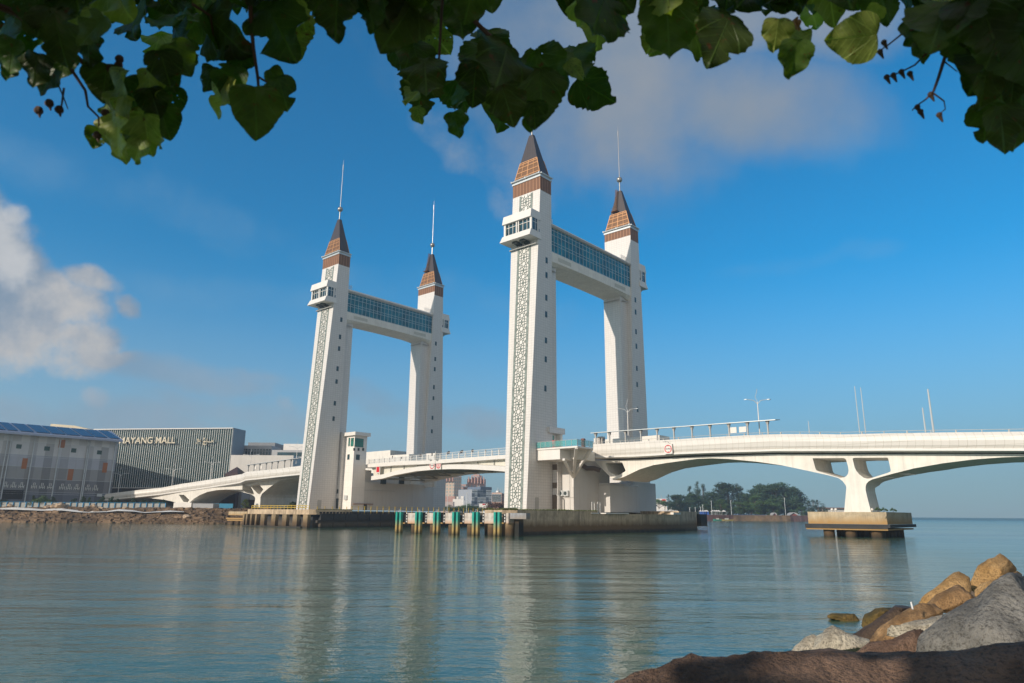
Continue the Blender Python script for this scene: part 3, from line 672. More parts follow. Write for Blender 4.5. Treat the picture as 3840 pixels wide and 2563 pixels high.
# pier wall under the left end of the drawbridge
PW=thing('pier_wall','long grey concrete pier wall beneath the left end of the drawbridge','pier',BR,(-77,21,ZP))
zw=A(1391,1806,l=cL).z
b=MB(); b.box(-85.5,cL-.02,9.61,38.2,ZP,zw-.3); b.build('wall',GREYW,PW)
b=MB(); b.box(-92,cL-.8,9.7,12.5,zw-.3,zw+3.4); b.box(-92,-81,12.5,38,zw-.3,zw+3); b.build('bearing_wall',GREYW,PW)
b=MB(); b.box(-82.4,-78.6,3.75,4.88,ZP,A(1275,1624,t=4.5).z); b.build('stair_shaft',TILE,PW)
b=MB()
for x,y0,y1 in ((1263,1836,1852),(1262,1870,1908)): 
    q=A(x,y1,t=3.75); r=A(x,y0,t=3.75); b.box(q.x-.75,q.x+.75,3.70,3.749,max(q.z,ZP+.1),r.z)
b.build('opening',DARKF,PW)
b=MB(); y0=A(1334,1900,l=cL).y; y1=A(1376,1900,l=cL).y; z1=A(1355,1892,l=cL).z; b.box(cL-.02,cL+.03,9.7,y1,ZP,z1); b.build('doorway',DARKF,PW)
b=MB(); b.box(cL,cL+.5,y0-1,y1+2,z1,z1+.2); b.build('door_canopy',simple('rust_brown_pipe',(.25,.12,.08),.7),PW)
for x in (1436,1504):
    q=A(x,1797,l=cL); b=MB(); b.box(cL-.02,cL+.6,q.y-.9,q.y+.9,q.z-1.6,q.z+1.2); b.build('bearing_block',DARKF,PW)
b=MB(); q=A(1345,1838,l=cL-.02); r=A(1480,1843,l=cL-.02); b.bar((cL+.02,9.8,q.z),(cL+.02,r.y,r.z),.1); b.build('conduit',PIPE,PW)
# far flank of the left gate: low block joining to the far tower
b=MB(); b.box(-86,cL-1.2,38.2,45,ZP,zw+4); b.build('end_wall',TILE,PW)
# right gate: land side pier body
RL=8.2
RWd=thing('pier_wall','grey pier body between the middle tower and the right span, with air conditioners','pier',BR,(5,15,ZP))
ztop=A(2152,1727,t=4.9).z
b=MB(); b.box(-6,RL,4.9,19.8,ZP,ztop+1.5); b.build('wall',GREYW,RWd)
b=MB(); b.box(3.45,4.85,3.4,4.89,ZP,ztop); b.build('stair_shaft',TILE,RWd)
b=MB()
for y0,y1 in ((1742,1763),(1811,1832),(1856,1910)):
    q=A(2081,y1,t=3.4); r=A(2081,y0,t=3.4); b.box(q.x-.85,q.x+.6,3.36,3.399,max(q.z,ZP+.1),r.z)
b.build('opening',simple('brown_shade_opening',(.16,.13,.10),.8),RWd)
for x in (2108,2126.5):
    q=A(x,1851,t=4.9); b=MB(); b.box(q.x-.62,q.x+.62,4.3,4.895,q.z-.62,q.z+.62); u=b.build('air_conditioner',FRAME,RWd)
    b=MB(); b.tube([(q.x-.1,4.32,q.z),(q.x-.1,4.27,q.z)],.42,16); b.build('fan',DARKF,u)
b=MB(); q=A(2085,1864,t=4.9); b.bar((5.5,4.85,q.z-.2),(RL,4.85,q.z-.2),.1); b.tube([(5.3,3.3,ZP),(5.3,3.3,q.z),(4.7,3.3,q.z+.4)],.18,8); q=A(2137,1800,t=4.9); b.bar((q.x,4.86,ZP),(q.x,4.86,q.z+1.5),.09); b.build('pipework',PIPE,RWd)
BL=A(2287,1850,t=15.0).x; zb_=A(2287,1812,t=15).z
b=MB(); 
b.loft([[(RL-1,15.0,z),(BL-c,15.0+c,z),(BL-c,28.3,z),(RL-1,28.3,z)] for z,c in ((ZP-.3,0),(zb_-.6,0),(zb_,.5))]); b.build('bearing_house',GREYW,RWd)
b=MB(); b.box(-4,RL+1.2,28.31,39.6,ZP-.3,A(2436,1815,l=RL).z); b.build('rear_wall',GREYW,RWd)
b=MB(); 
for k in range(4): zq=zb_+.25+.4*k; b.bar((BL-4.2,15.1,zq),(BL-.9,15.1,zq),.06)
for x in (-4.2,-.9): b.bar((BL+x,15.1,zb_),(BL+x,15.1,zb_+1.7),.07)
b.build('guard_rail',PIPE,RWd)
# big pipes hanging below the deck
b=MB(); b.tube([A(2180,1742,t=8.0),A(2200,1757,t=9),A(2228,1757,t=10),A(2250,1765,t=11.0)],.55,10); b.tube([A(2127,1728,t=5.5),A(2145,1740,t=6.5),A(2180,1748,t=8.0)],.4,10); b.build('drain_pipe',simple('dark_brown_pipe',(.09,.07,.06),.6),RWd)
b=MB(); b.tube([A(2116,1703,l=RL+.3),A(2150,1708,l=RL+.3),A(2157,1706,l=RL+.3)],.16,8); b.tube([A(2165,1702,l=RL+1),A(2205,1699,l=RL+1)],.12,8); b.build('small_pipe',simple('dark_pipe',(.06,.05,.05),.6),RWd)
# fixed block between tower and span + glass balcony on V struts
BX=thing('viewing_balcony','white viewing balcony with green glass railing on slanted struts beside the middle tower','balcony',BR,(8,0,15))
z0=A(2099.6,1722.8,t=-2.5).z; z1=A(2099.6,1683.7,t=-2.5).z; lx=A(2099.6,1700,t=-2.5).x
b=MB(); b.box(3.55,lx,-2.5,9.2,z0,z1); b.build('edge_beam',WHITEC,BX)
co_=A(2165,1672.5,t=-2.8); rr_=A(2220,1678,l=co_.x)
b=MB(); P=[(3.4,-2.7),(lx+.3,-2.8),(co_.x,co_.y),(co_.x,rr_.y+.5),(RL+2,9.3),(3.4,9.3)]
zt=z1+.35
b.loft([[(x,y,z) for x,y in P] for z in (z1+.001,zt)]); b.build('slab',WHITEC,BX)
b=MB(); b.box(lx+.05,RL+3,1.5,9.3,z0+.2,z1-.01); b.build('support_wall',WHITE,BX)
g=MB(); fr=MB(); path=[(3.4,-2.7),(lx+.3,-2.8),(co_.x,co_.y),(co_.x,rr_.y+.4)]
for (a,c) in zip(path,path[1:]):
    a=Vector(a+(zt,)); c=Vector(c+(zt,)); n=max(1,round((c-a).length/1.35))
    g.bar(a+Vector((0,0,.75)),c+Vector((0,0,.75)),.03,1.2)
    for k in range(n+1): p=a+(c-a)*k/n; fr.bar(p,p+Vector((0,0,1.45)),.07)
    fr.bar(a+Vector((0,0,1.42)),c+Vector((0,0,1.42)),.06)
m,nt,bs=nt_new('green_tinted_balustrade'); bs.inputs['Base Color'].default_value=(.10,.42,.40,1); bs.inputs['Roughness'].default_value=.08; bs.inputs['Alpha'].default_value=.38
g.build('glass_railing',m,BX); fr.build('railing_post',YELLOW if False else PIPE,BX)
nd=A(2152.7,1790,t=4.9)
for q,w in ((A(2113.6,1724,t=-2.3),.5),(A(2161.6,1679,t=-2.6),.62),(A(2216,1683,l=co_.x-.2),.55)): 
    b=MB(); b.bar((nd.x,nd.y-.3,nd.z),q,w); b.build('strut',WHITEC,BX)
b=MB(); b.bar((nd.x,nd.y-.3,nd.z),(nd.x,nd.y-.3,nd.z-2.2),.35); b.build('strut',WHITEC,BX)
def pers(name,label,x,y,t,h,w,mat,d=.5):
    q=A(x,y,t=t); T=thing(name,label,'bin',BR,(q.x,q.y,zt)); 
    b=MB(); b.loft([[(q.x-w*k,q.y-d*k,zz_),(q.x+w*k,q.y-d*k,zz_),(q.x+w*k,q.y+d*k,zz_),(q.x-w*k,q.y+d*k,zz_)] for zz_,k in ((zt,.85),(zt+h*.85,1),(zt+h*.86,1.1),(zt+h,.9))]); b.build('body',mat,T); return T
pers('waste_bin','red bin on the glass balcony beside the tower',2077,1660,-1.0,1.75,.35,simple('red_plastic',(.55,.03,.02),.5),.3)
pers('information_post','brown box standing at the glass corner of the balcony',2187,1665,.8,1.9,.4,simple('brown_box_paint',(.18,.06,.04),.6),.3)
# shelter roof behind the middle tower
SH=thing('control_house','grey flat roofed cabin peeking out behind the middle tower, above the balcony','building',BR,(1,7,16))
la=4.3; y0=A(2074,1610,l=la).y; y1=A(2119,1618,l=la).y; zr0=A(2119,1630.5,l=la).z; zr1=A(2119,1609,l=la).z
b=MB(); b.box(-3.5,la,y0-1.2,y1,zr0,zr1); b.build('roof',TILE,SH)
b=MB(); yc0=A(2101,1650,l=la-.5).y; yc1=A(2109.5,1650,l=la-.5).y; b.box(la-1.6,la-.5,yc0,yc1,zt,zr0); b.build('column',WHITE,SH)
b=MB(); b.box(-3.4,la-1.3,y0-1.0,y0+2.2,zt,zr0); b.build('wall',WHITE,SH); b=MB(); b.box(la-1.29,la-1.25,y0+.6,y0+1.9,zt+1,zr0-.4); b.build('window',GLASSG,SH)
# ---------------- platforms ----------------
def quay(name,label,P,z0,z1,mat=QUAY,grass=True,parts=()):
    S=thing(name,label,'quay',BR,(P[0][0],P[0][1],0))
    b=MB(); b.loft([[(x,y,z) for x,y in P] for z in (z0,z1)]); b.build('wall',mat,S); return S
zq=A(1890,1913,t=-32).z
PR=[(15.6,-32.2),(21.0,-33.0),(21.8,-32.2),(21.8,-20),(21.6,4)]
xw=A(2232,1920,l=21.6).y
QR=quay('pier_platform','long stained concrete platform carrying the middle tower, right of the green posts',[(15.6,-32.2),(20.6,-33.2),(22.2,-31),(22.2,xw),(8,xw),(-30,20),(-14.2,0)],-3,zq)
z2=A(2300,1928,l=22).z; y2=A(2548,1928,l=21).y
b=MB(); P=[(22.1,xw+.01),(21.9,20),(21.0,y2),(-30,y2),(-30,20),(8,xw+.01)]
b.loft([[(x,y,z) for x,y in P] for z in (-3,z2)]); b.build('low_wall',QUAY,QR)
y3=A(2612,1925,l=17).y; z3_=A(2580,1919,l=19.5).z
b=MB(); P=[(20.9,y2+.01),(17,y3),(10,y3+3),(-20,y3+3),(-30,y2+.01)]; b.loft([[(x,y,z) for x,y in P] for z in (-3,z3_)]); b.build('end_wall',QUAY,QR)
b=MB(); b.box(15,17.9,y3+.5,y3+4,.9,3.9); b.build('rubber_fender',RUBBER,QR)
b=MB(); b.box(22.12,22.6,-31.5,xw+14,-.6,.55); b.box(21.3,22.3,xw+14.01,y2,-.6,.5); b.build('waterline_ledge',RUBBER,QR)
b=MB(); b.box(21.2,22.4,xw+.2,A(2276,1928,l=22).y-6,z2,z2+.18); q0=A(2265,1928,l=22).y; q1=A(2351,1928,l=22).y; b.box(21.2,22.5,q0,q1,z2,z2+.2); q0=A(2520,1928,l=21).y; b.box(20.6,21.4,q0,y2,z2,z2+.5)
b.build('white_coping',WHITEC,QR)
b=MB(); q=A(2240,1915,l=21.5)
for dx in (0,.9): b.tube([(20.6+dx*.2,q.y+dx*2-.6,z2+.1),(20.6+dx*.2,q.y+dx*2-.6,z2+2.3),(20.6+dx*.2,q.y+dx*2+.3,z2+2.3),(20.6+dx*.2,q.y+dx*2+.3,z2+.1)],.07,6)
b.build('ladder_rail',WHITEC,QR)
# grass fringe on the copings (uncountable)
def fringe(name,label,pts,n,h,M=BR,col=(.10,.12,.03)):
    b=MB(); r=random.Random(len(pts)+n)
    for i in range(n):
        k=r.random()*(len(pts)-1); i0=int(k); f=k-i0; a=Vector(pts[i0]); c=Vector(pts[i0+1]); p=a+(c-a)*f+Vector((r.uniform(-.15,.6)*-1,r.uniform(-.2,.4),0))
        hh=h*r.uniform(.3,1)*(.35+1.0*max(0,noise.noise(p*.4))+.3); w=.09
        d=Vector((r.uniform(-.2,.2),r.uniform(-.2,.2),hh)); e=Vector((r.uniform(-1,1),r.uniform(-1,1),0)).normalized()*w
        b.add([p-e,p+e,p+d],[(0,1,2)])
    o=b.build(name,simple(name+'_green',col,.8,0,.3,3),None,M); tag(o,label,'grass',None,'stuff'); return o
fringe('grass','dry grass growing along the coping of the middle platform',[(15.6,-32,zq),(20.6,-33,zq),(22.1,-31,zq),(22.1,xw,zq)],2600,.42)
# left platform
zl=A(1100,1911,t=-26).z
lc=(A(1180,1925,t=-24).x); lf=A(928,1925,t=-27).x
ly=A(1320,1920,l=lc).y
QL=quay('pier_platform','concrete platform under the left towers with dark fendered channel side',[(lf,-27),(lc-1,-25),(lc,-23.5),(lc,ly),(-95,ly),(-100,0)],3.1,zl)
b=MB(); b.loft([[(x,y,z) for x,y in [(lf+1,-25.5),(lc-1.4,-23.5),(lc-1.4,40),(-95,40),(-98,0)]] for z in (-3,3.08)]); b.build('under_wall',RUBBER,QL)
b=MB(); b.loft([[(x,y,z) for x,y in [(lc-1.6,ly+.01),(lc-.2,ly+.01),(lc-.2,44),(-95,44),(-95,ly+.01)]] for z in (2.6,zl-1.0)]); b.build('low_deck',QUAY,QL)
# pile row in front (lit): separate piles
for k in range(9):
    x=919+k*33 if k<4 else 1010+ (k-3)*33
    X=[919,930,946.5,965,990,1031,1072,1112,1151][k]; q=A(X,1950,t=-27.3); w=.38 if k<4 else .95
    b=MB(); b.box(q.x-w,q.x+w,-27.8,-26.9,-2.5,3.09); b.build('fender_pile',PILE,QL)
b=MB(); b.box(lf-.4,lc+.3,-28,-26.2,-.5,.25); b.build('fender_beam',RUBBER,QL)
# channel side fender boxes
n=17; y=-22.5
for k in range(n):
    w=(42+22)/n; y0=-22.5+k*w
    b=MB(); b.box(lc-.6,lc+.35,y0+.12,y0+w-.12,1.75,3.35); b.box(lc-.6,lc+.35,y0+.12,y0+w-.12,.1,1.1); b.build('fender_box',RUBBER,QL)
b=MB(); b.box(lc-.9,lc-.1,-23,42,1.1,1.75); b.build('fender_beam',RUBBER,QL)
b=MB(); y=-22.6
while y<42: b.box(lc-.3,lc+.3,y,y+.5,3.38,3.75); y+=1.0
b.build('bolt_row',BLACK,QL)
b=MB(); yy=-25
q0=A(943,1905,t=-25.5); 
x=q0.x
while x<A(1165,1905,t=-25.5).x: b.bar((x,-25.4,zl),(x,-25.4,zl+.95),.12); x+=1.6
for h in (.5,.95): b.bar((q0.x,-25.4,zl+h),(lc-1,-25.4,zl+h),.12)
y=-23
while y<ly: b.bar((lc-.5,y,zl),(lc-.5,y,zl+.8),.12); y+=2.2
zd=zl-1.0; y=ly+.3
while y<41: b.bar((lc-.5,y,zd),(lc-.5,y,zd+2.0),.14); y+=2.05
for h in (1.0,1.8): b.bar((lc-.5,ly+.3,zd+h),(lc-.5,41,zd+h),.05)
b.build('yellow_railing',YELLOW,QL)
fringe('grass','grass along the edge of the left platform',[(lc-.3,-23,zl),(lc-.3,ly,zl)],900,.35)
# small side stage left of it
ST=thing('pile_cap','small tan pile stage at the left end of the left platform','pile cap',BR,(-70,-30,0))
a=A(857,1925,t=-22); c=A(926,1925,t=-22)
b=MB(); b.box(a.x,c.x,-22,-15,A(890,1933,t=-22).z,A(890,1919,t=-22).z); b.build('cap',CAPM,ST)
b=MB(); b.box(a.x-.5,c.x,-22.3,-21,1.55,1.95); b.box(a.x-.3,c.x,-22.1,-20,1.1,1.4); b.build('fender_beam',CAPM,ST)
for X in (872,895): q=A(X,1950,t=-21.5); b=MB(); b.tube([(q.x,-21.5,-3),(q.x,-21.5,1.2)],.45,10); b.build('pile',PILE,ST)
# ---------------- fender dolphins in front of the middle platform ----------------
PX=[1497,1570,1638,1710,1785,1866]
FT=-37.0
names=['leftmost','second from the left','third from the left','fourth from the left','fifth from the left','last, next to the quay']
for i,x in enumerate(PX):
    q=A(x,1955,t=FT); d=A(x+ (14 if i<3 else 15),1955,t=FT).x-q.x
    zt=A(x,1921,t=FT).z
    T=thing('fender_dolphin','pair of green fender posts with rust streaked panel, '+names[i],'mooring fender',BR,(q.x,FT,0),group='green fender posts before the middle platform')
    for s in (-.5,.5):
        b=MB(); b.loft([[(q.x+s*d-.24,FT-.3,z),(q.x+s*d+.24,FT-.3,z),(q.x+s*d+.24,FT+.3,z),(q.x+s*d-.24,FT+.3,z)] for z in (-2.5,zt)]); b.build('post',GREENP,T,bevel=.04)
    nx=(A(PX[i+1],1955,t=FT).x if i<5 else A(1930,1955,t=FT).x)
    a=A(x+30,1955,t=FT).x; e=nx-d*.8 if i<5 else A(1905,1955,t=FT).x
    zlow=A(x+40,1964,t=FT).z
    b=MB(); b.box(a,e,FT+.1,FT+1.6,zlow,zt-.15); b.box(q.x+d*.9,a-.25,FT+.9,FT+1.5,zlow+.3,zt-.3) if False else None; b.build('panel',FENDP,T)
    b=MB(); b.box(q.x+d*.75,a-.3,FT+.6,FT+1.6,zlow+.2,zt-.45); b.build('rubber_block',RUBBER,T)
    b=MB(); zc=zlow+.2
    while zc<zt-.3: b.box(a-.3,a-.12,FT+.0,FT+.15,zc,zc+.28); zc+=.5
    b.build('chain',WHITEC,T)
    b=MB(); b.box(q.x+d*.8,q.x+d*1.3,FT+.2,FT+.9,zlow-.05,zlow+.15); b.build('bracket',CAPM,T)
    b=MB(); b.tube([((a+e)/2-.4,FT+1.2,-2.5),((a+e)/2-.4,FT+1.2,zlow)],.62 if i<3 else .75,14); b.build('pile',PILE,T)
    b=MB(); b.tube([(q.x+d*1.1,FT+2.6,-2.5),(q.x+d*1.1,FT+2.6,zlow)],.5,12); b.build('pile',PILE,T)
    if i in (0,1,2,4): b=MB(); b.tube([(q.x-.2,FT,zt),(q.x-.2,FT,zt+.35),(q.x+.25,FT,zt+.35),(q.x+.25,FT,zt)],.06,6); b.build('lifting_hook',FRAME,T)
GW=thing('gangway','weathered grey beam joining the fender posts to the concrete platform','walkway',BR,(20,-36,2))
a=A(1907,1930,t=-36); c=A(1982,1930,t=-36); b=MB(); b.box(a.x,c.x,-36.6,-35.6,A(1940,1947,t=-36).z,A(1940,1925,t=-36).z); b.build('beam',waterstain('weathered_grey_steel',(.33,.35,.38),(.25,.2,.15),1.0,amt=.4),GW)
b=MB(); q=A(1937,1955,t=-35.5); b.box(q.x-.5,q.x+.5,-35.5,-34.3,-2.5,A(1940,1947,t=-36).z); b.build('pile',PILE,GW)
b=MB(); b.box(a.x-14,a.x,FT+1.7,FT+2.6,zt-.6,zt-.25); b.build('walkway_beam',RUBBER,GW)
# ---------------- left approach span (curving down behind the shore) ----------------
LT=[(1140,1745.5,1781,231),(1129,1746.7,1782,232),(1050,1757,1790,236),(960,1767,1800,241),(925,1769.6,1803.5,243),(910,1775,1810,244),(904,1778.6,1812.5,245),(860,1786,1820,247),(800,1797,1829,250),(740,1806,1838,252),(679,1815,1846,254),(604,1829.6,1857,256),(520,1838,1866,257.5),(412,1851,1877,259),(380,1854,1879,259.5)]
S=thing('approach_span','curved white approach ramp descending to the left behind the rock bank','bridge span',WF,(-100,245,0))
pts=[]
for x,y0,y1,Y in LT:
    a=W(x,y0,Y); c=W(x,y1,Y); pts.append((a,c))
def nrm(i):
    a=pts[max(0,i-1)][0]; c=pts[min(len(pts)-1,i+1)][0]; d=(c-a); d.z=0; d.normalize(); n=Vector((-d.y,d.x,0)); return n if n.y>0 else -n
b=MB(); rings=[]; sl_=[]; rd=[]; rp=[]
WD=20
for i,(a,c) in enumerate(pts):
    n=nrm(i); h=a.z-c.z; U=Vector((0,0,1)); o=Vector((a.x,a.y,0)); 
    def P(t,z): return o+n*t+U*z
    zb=c.z+.45
    rings.append([P(.3,a.z),P(.05,a.z-.25*h),P(-.1,a.z-.5*h),P(0,zb+.15*h),P(.25,zb),P(.8,zb),P(.8,a.z)])
    sl_.append([P(-.1,zb),P(-.1,zb-.4),P(.5,zb-.6),P(WD,zb-.6),P(WD,zb)]); rp.append([P(WD-.3,a.z-.3),P(WD,a.z-.3),P(WD,zb),P(WD-.3,zb)]); rd.append([P(1,zb+.01),P(WD-.4,zb+.01),P(WD-.4,zb+.2),P(1,zb+.2)])
b.loft(rings); b.build('parapet',PANEL,S,WF); b=MB(); b.loft(sl_); b.build('deck_slab',WHITEC,S,WF); b=MB(); b.loft(rp); b.build('rear_parapet',WHITE,S,WF); b=MB(); b.loft(rd); b.build('road_surface',ROAD,S,WF)
# webs: nearest Y pier and the low rear one, drawn on a vertical plane through the deck edge
Mw=vframe((W(860,1800,249).x,W(860,1800,249).y),(W(1140,1750,236).x,W(1140,1750,236).y))
def onp(P,s=3.92,ox=800,oy=1600,off=1.5):
    out=[]
    for x,y in P: q=onf(Mw,ox+x/s,oy+y/s,off); out.append((q.x,q.z))
    return out
web=onp([(1330,730),(1270,752),(1080,775),(980,800),(900,845),(820,900),(760,950),(715,990),(692,1040),(690,1120),(680,1196),(592,1192),(605,1130),(617,1060),(605,1030),(560,1000),(430,965),(250,935),(100,918),(-50,905),(-50,890),(200,860),(410,830),(500,798),(800,765),(1270,712),(1330,702)])
h1=onp([(415,885),(540,877),(570,920),(598,985),(590,1005),(560,998),(470,970)]); h2=onp([(552,880),(570,865),(670,850),(735,925),(690,990),(670,1000),(640,975),(590,925)])
b=MB(); b.prism(web,[h1,h2],lambda p:(p[0],1.5,p[1]),lambda p:(p[0],1.5+(19 if p[0]>onp([(760,0)])[0][0]-0 else 12),p[1])); 
o=b.build('girder',WHITE,S,WF); 
o.parent=None; 
for v,src in zip(o.data.vertices,b.v): v.co=(S.matrix_world.inverted()@Mw@Vector(src))
o.parent=S
Mw2=vframe((W(560,1870,257).x,W(560,1870,257).y),(W(860,1820,247).x,W(860,1820,247).y))
def onq(P,off=1.0): 
    r=[]
    for x,y in P: q=onf(Mw2,400+x/4.126,1580+y/4.126,off); r.append((q.x,q.z))
    return r
web2=onq([(640,1190),(800,1150),(1000,1112),(1400,1050),(2100,940),(2100,1060),(1850,1058),(1700,1068),(1560,1095),(1450,1140),(1350,1200),(1280,1262),(1180,1272),(1100,1268),(1000,1240),(880,1215)])
hh=onq([(1115,1140),(1195,1140),(1280,1220),(1255,1258),(1190,1250)])
b=MB(); b.prism(web2,[hh],lambda p:(p[0],1,p[1]),lambda p:(p[0],16,p[1])); o=b.build('girder',WHITE,S,WF); o.parent=None
for v,src in zip(o.data.vertices,b.v): v.co=(S.matrix_world.inverted()@Mw2@Vector(src))
o.parent=S
b=MB(); q=onf(Mw2,400+1260/4.126,1900,0); b.box(q.x-4.5,q.x+3,-2,12,3,onf(Mw2,400+1260/4.126,1580+1262/4.126,0).z); o=b.build('pier_block',WHITEC,S,WF); o.parent=None
for v,src in zip(o.data.vertices,b.v): v.co=(S.matrix_world.inverted()@Mw2@Vector(src))
o.parent=S
sl2=W(1150,1760,232)
q=onf(Mw,800+898/3.92,1600+702/3.92,-.4); p=Mw@q
# no-entry sign on the left ramp
T=thing('bridge_sign','round red no entry sign with white bar on the left ramp','sign',WF,tuple(p))
b=MB(); r=.95; n=26
yv=(Mw.to_3x3()@Vector((0,-1,0))); xv=(Mw.to_3x3()@Vector((1,0,0)))
def dd(rr,o): return [[p+xv*rr*math.cos(2*math.pi*k/n)+Vector((0,0,rr*1.2*math.sin(2*math.pi*k/n)))+yv*oo for k in range(n)] for oo in (o,o+.05)]
b.loft(dd(1.05,.1)); b.build('red_disc',RED,T,WF)
b=MB(); b.bar(p-xv*.6+yv*.2,p+xv*.6+yv*.2,.08,.34); b.build('white_bar',WHITEC,T,WF)
b=MB(); b.bar(p+xv*1.3+yv*.2+Vector((0,0,-1.2)),p+xv*1.3+yv*.2+Vector((0,0,1.4)),.5,.4,up=(1,0,0)); b.bar(p+Vector((0,0,1.5)),p+yv*.8+Vector((0,0,1.6))-xv*.5,.08); b.build('support_box',DARKF,T,WF)
# ---------------- canopies ----------------
def canopy(label,pA,pB,t,tilt,posts,zdeck,boards,group='glass canopies over the bridge footways'):
    a=A(*pA,t=t); c=A(*pB,t=t); T=thing('footway_canopy',label,'canopy',BR,(a.x,t,zdeck(a.x)),group=group)
    b=MB(); e=Vector((0,2.6,.25)); U=Vector((0,0,.16)); 
    b.loft([[a,a+e,a+e+U,a+U],[c,c+e,c+e+U,c+U]]); b.build('canopy_roof',FRAME,T)
    for x,y in posts:
        q=A(x,y,t=t+.8); k=(q.x-a.x)/(c.x-a.x); zt_=a.z+(c.z-a.z)*k+.08
        b=MB(); z0=zdeck(q.x)
        b.loft([[(q.x-w,t+.8-w,z),(q.x+w,t+.8-w,z),(q.x+w,t+.8+w,z),(q.x-w,t+.8+w,z)] for z,w in ((z0,.13),(zt_-.9,.13),(zt_,.34))]); b.build('post',PIPE,T)
    for x0,x1,y0,y1 in boards:
        q=A(x0,y0,t=t+1); r=A(x1,y1,t=t+1); b=MB(); b.box(min(q.x,r.x),max(q.x,r.x),t+.95,t+1.05,min(q.z,r.z),max(q.z,r.z)); b.build('board',WHITEC,T)
    return T
zdR=lambda l: interp([(s[0],s[2]) for s in sorted(STR)],l)+.25
canopy('long thin glass canopy on posts along the right span',(2214,1626),(2907,1576),11.0,0,
  [(2235,1680),(2286,1660),(2346,1650),(2404,1650),(2465,1640),(2528,1640),(2594,1600),(2662,1600),(2733,1600),(2803,1600),(2879,1600)],zdR,[(2737,2763,1604,1624),(2771,2799,1602,1621)])
b=MB()
zdL=lambda l: A(1129,1775,t=9.5).z-0.6
canopy('thin canopy on posts along the left ramp, ending at the left tower',(921,1746),(1136,1717),11.0,0,[(932,1750),(953,1750),(974,1750),(998,1750),(1019,1750),(1041,1750),(1066,1750),(1089,1750)],lambda l:A(1010,1775,t=11).z,[(953,961,1749,1760),(974,983,1747,1758)])
# ---------------- lamp posts and poles ----------------
def lamp(name,label,x,ytop,ybase,t,arms=True,M=BR,Y=None,r=.10,arm=2.0,grp='twin armed street lamps on the bridge'):
    top=A(x[1],ytop,t=t) if M is BR else W(x[1],ytop,Y); bas=A(x[0],ybase,t=t) if M is BR else W(x[0],ybase,Y)
    bas=Vector((top.x,top.y,bas.z)) ; T=thing(name,label,'street lamp' if arms else 'pole',M,tuple(bas),group=grp)
    b=MB(); b.tube([bas,top],[r*1.2,r*.8],8); b.build('post',WHITEC if arms else FRAME,T,M)
    if arms:
        b=MB(); dirs=[Vector((1,0,0)),Vector((-1,0,0))] if M is WF else [Vector((0,1,0)),Vector((0,-1,0))]
        dirs=[d.lerp(Vector((1,0,0))*(1 if i==0 else -1),.0) for i,d in enumerate(dirs)]
        for d in dirs:
            d=(Vector((.755,.6,0)) if M is BR else Vector((1,.2,0))).normalized()*(1 if d is dirs[0] else -1)
            b.tube([top-Vector((0,0,.5)),top+d*arm*.35+Vector((0,0,.25)),top+d*arm+Vector((0,0,.45))],.07,6)
            b.box(*sorted((top.x+d.x*arm,top.x+d.x*(arm+.7))),*sorted((top.y+d.y*arm-.12,top.y+d.y*(arm+.7)+.12)),top.z+.38,top.z+.52)
        b.tube([top,top+Vector((-.4,0,1.0)),top+Vector((0,0,2.0)),top+Vector((.1,0,2.6))],.05,6)
        b.build('lamp_arm',FRAME,T,M)
    return T
lamp('street_lamp','twin armed white lamp post standing in front of the far right tower',(2357,2353),1540,1660,16)
lamp('street_lamp','tall twin armed lamp post at the right end of the canopy',(2850,2840),1507,1630,14)
lamp('flagpole','left of two bare white poles above the single pier',(3223,3204.6),1449.5,1626,20,False,r=.08,grp='pair of bare white poles')
lamp('flagpole','right of two bare white poles above the single pier',(3245,3227),1454,1626,20,False,r=.08,grp='pair of bare white poles')
lamp('light_mast','tall white mast with small lamp head near the right edge',(3501,3479),1460,1622,17,False,r=.16,grp=None)
lamp('camera_pole','short dark pole with camera head beside the white mast',(3470,3459),1530,1622,12,False,r=.12,grp=None)
lamp('antenna_pole','thin short dark pole on the right span parapet',(3034,3031),1580,1626,12,False,r=.07,grp=None)
for lab,x,yt,yb,Y in (('lamp post above the left ramp seen before the low shed roof',942,1710,1745,262),('lamp post close to the left tower, above the canopy',1115,1680,1740,250),('lamp post at the far left of the ramp before the striped mall',452,1780,1850,262),('faint lamp post before the middle of the striped mall',652,1763,1822,268),('tall faint lamp post before the right part of the striped mall',796,1738,1798,262)):
    lamp('street_lamp',lab,(x,x),yt,yb,0,True,WF,Y,.10,2.2)
# white service building roof on far side of the deck (behind drawbridge)
SB=thing('service_building','long white parapet block behind the drawbridge deck, left of the far tower','building',BR,(-80,36,15))
a=A(1370,1690,t=36); c=A(1464,1690,t=36); zt1=A(1464,1689,t=36).z; b=MB(); b.box(a.x-3,c.x,36,44,14,zt1); b.build('wall',WHITE,SB)
a=A(1480,1700,t=34); c=A(1632,1700,t=34); b=MB(); 
b.loft([[(x,34,12),(x,35,12),(x,35,z),(x,34,z)] for x,z in ((a.x-6,A(1400,1712,t=34).z),(a.x,A(1480,1707,t=34).z),(c.x,A(1632,1700,t=34).z))]); b.build('parapet',WHITE,SB)
SB2=thing('service_building','low white block behind the right span, in front of the far right tower','building',BR,(8,33,16))
a=A(2266,1650,t=33.2); c=A(2473,1640,t=33.2); b=MB()
b.loft([[(x,33.2,14),(x,38.4,14),(x,38.4,z),(x,33.2,z)] for x,z in ((a.x,A(2240,1651,t=33.2).z),(c.x,A(2460,1633,t=33.2).z))]); b.build('wall',WHITE,SB2)
q=A(2252,1655,t=14); T=thing('equipment_cabinet','white stepped cabinet on the deck by the first canopy post','cabinet',BR,(q.x,14,zdR(q.x)))
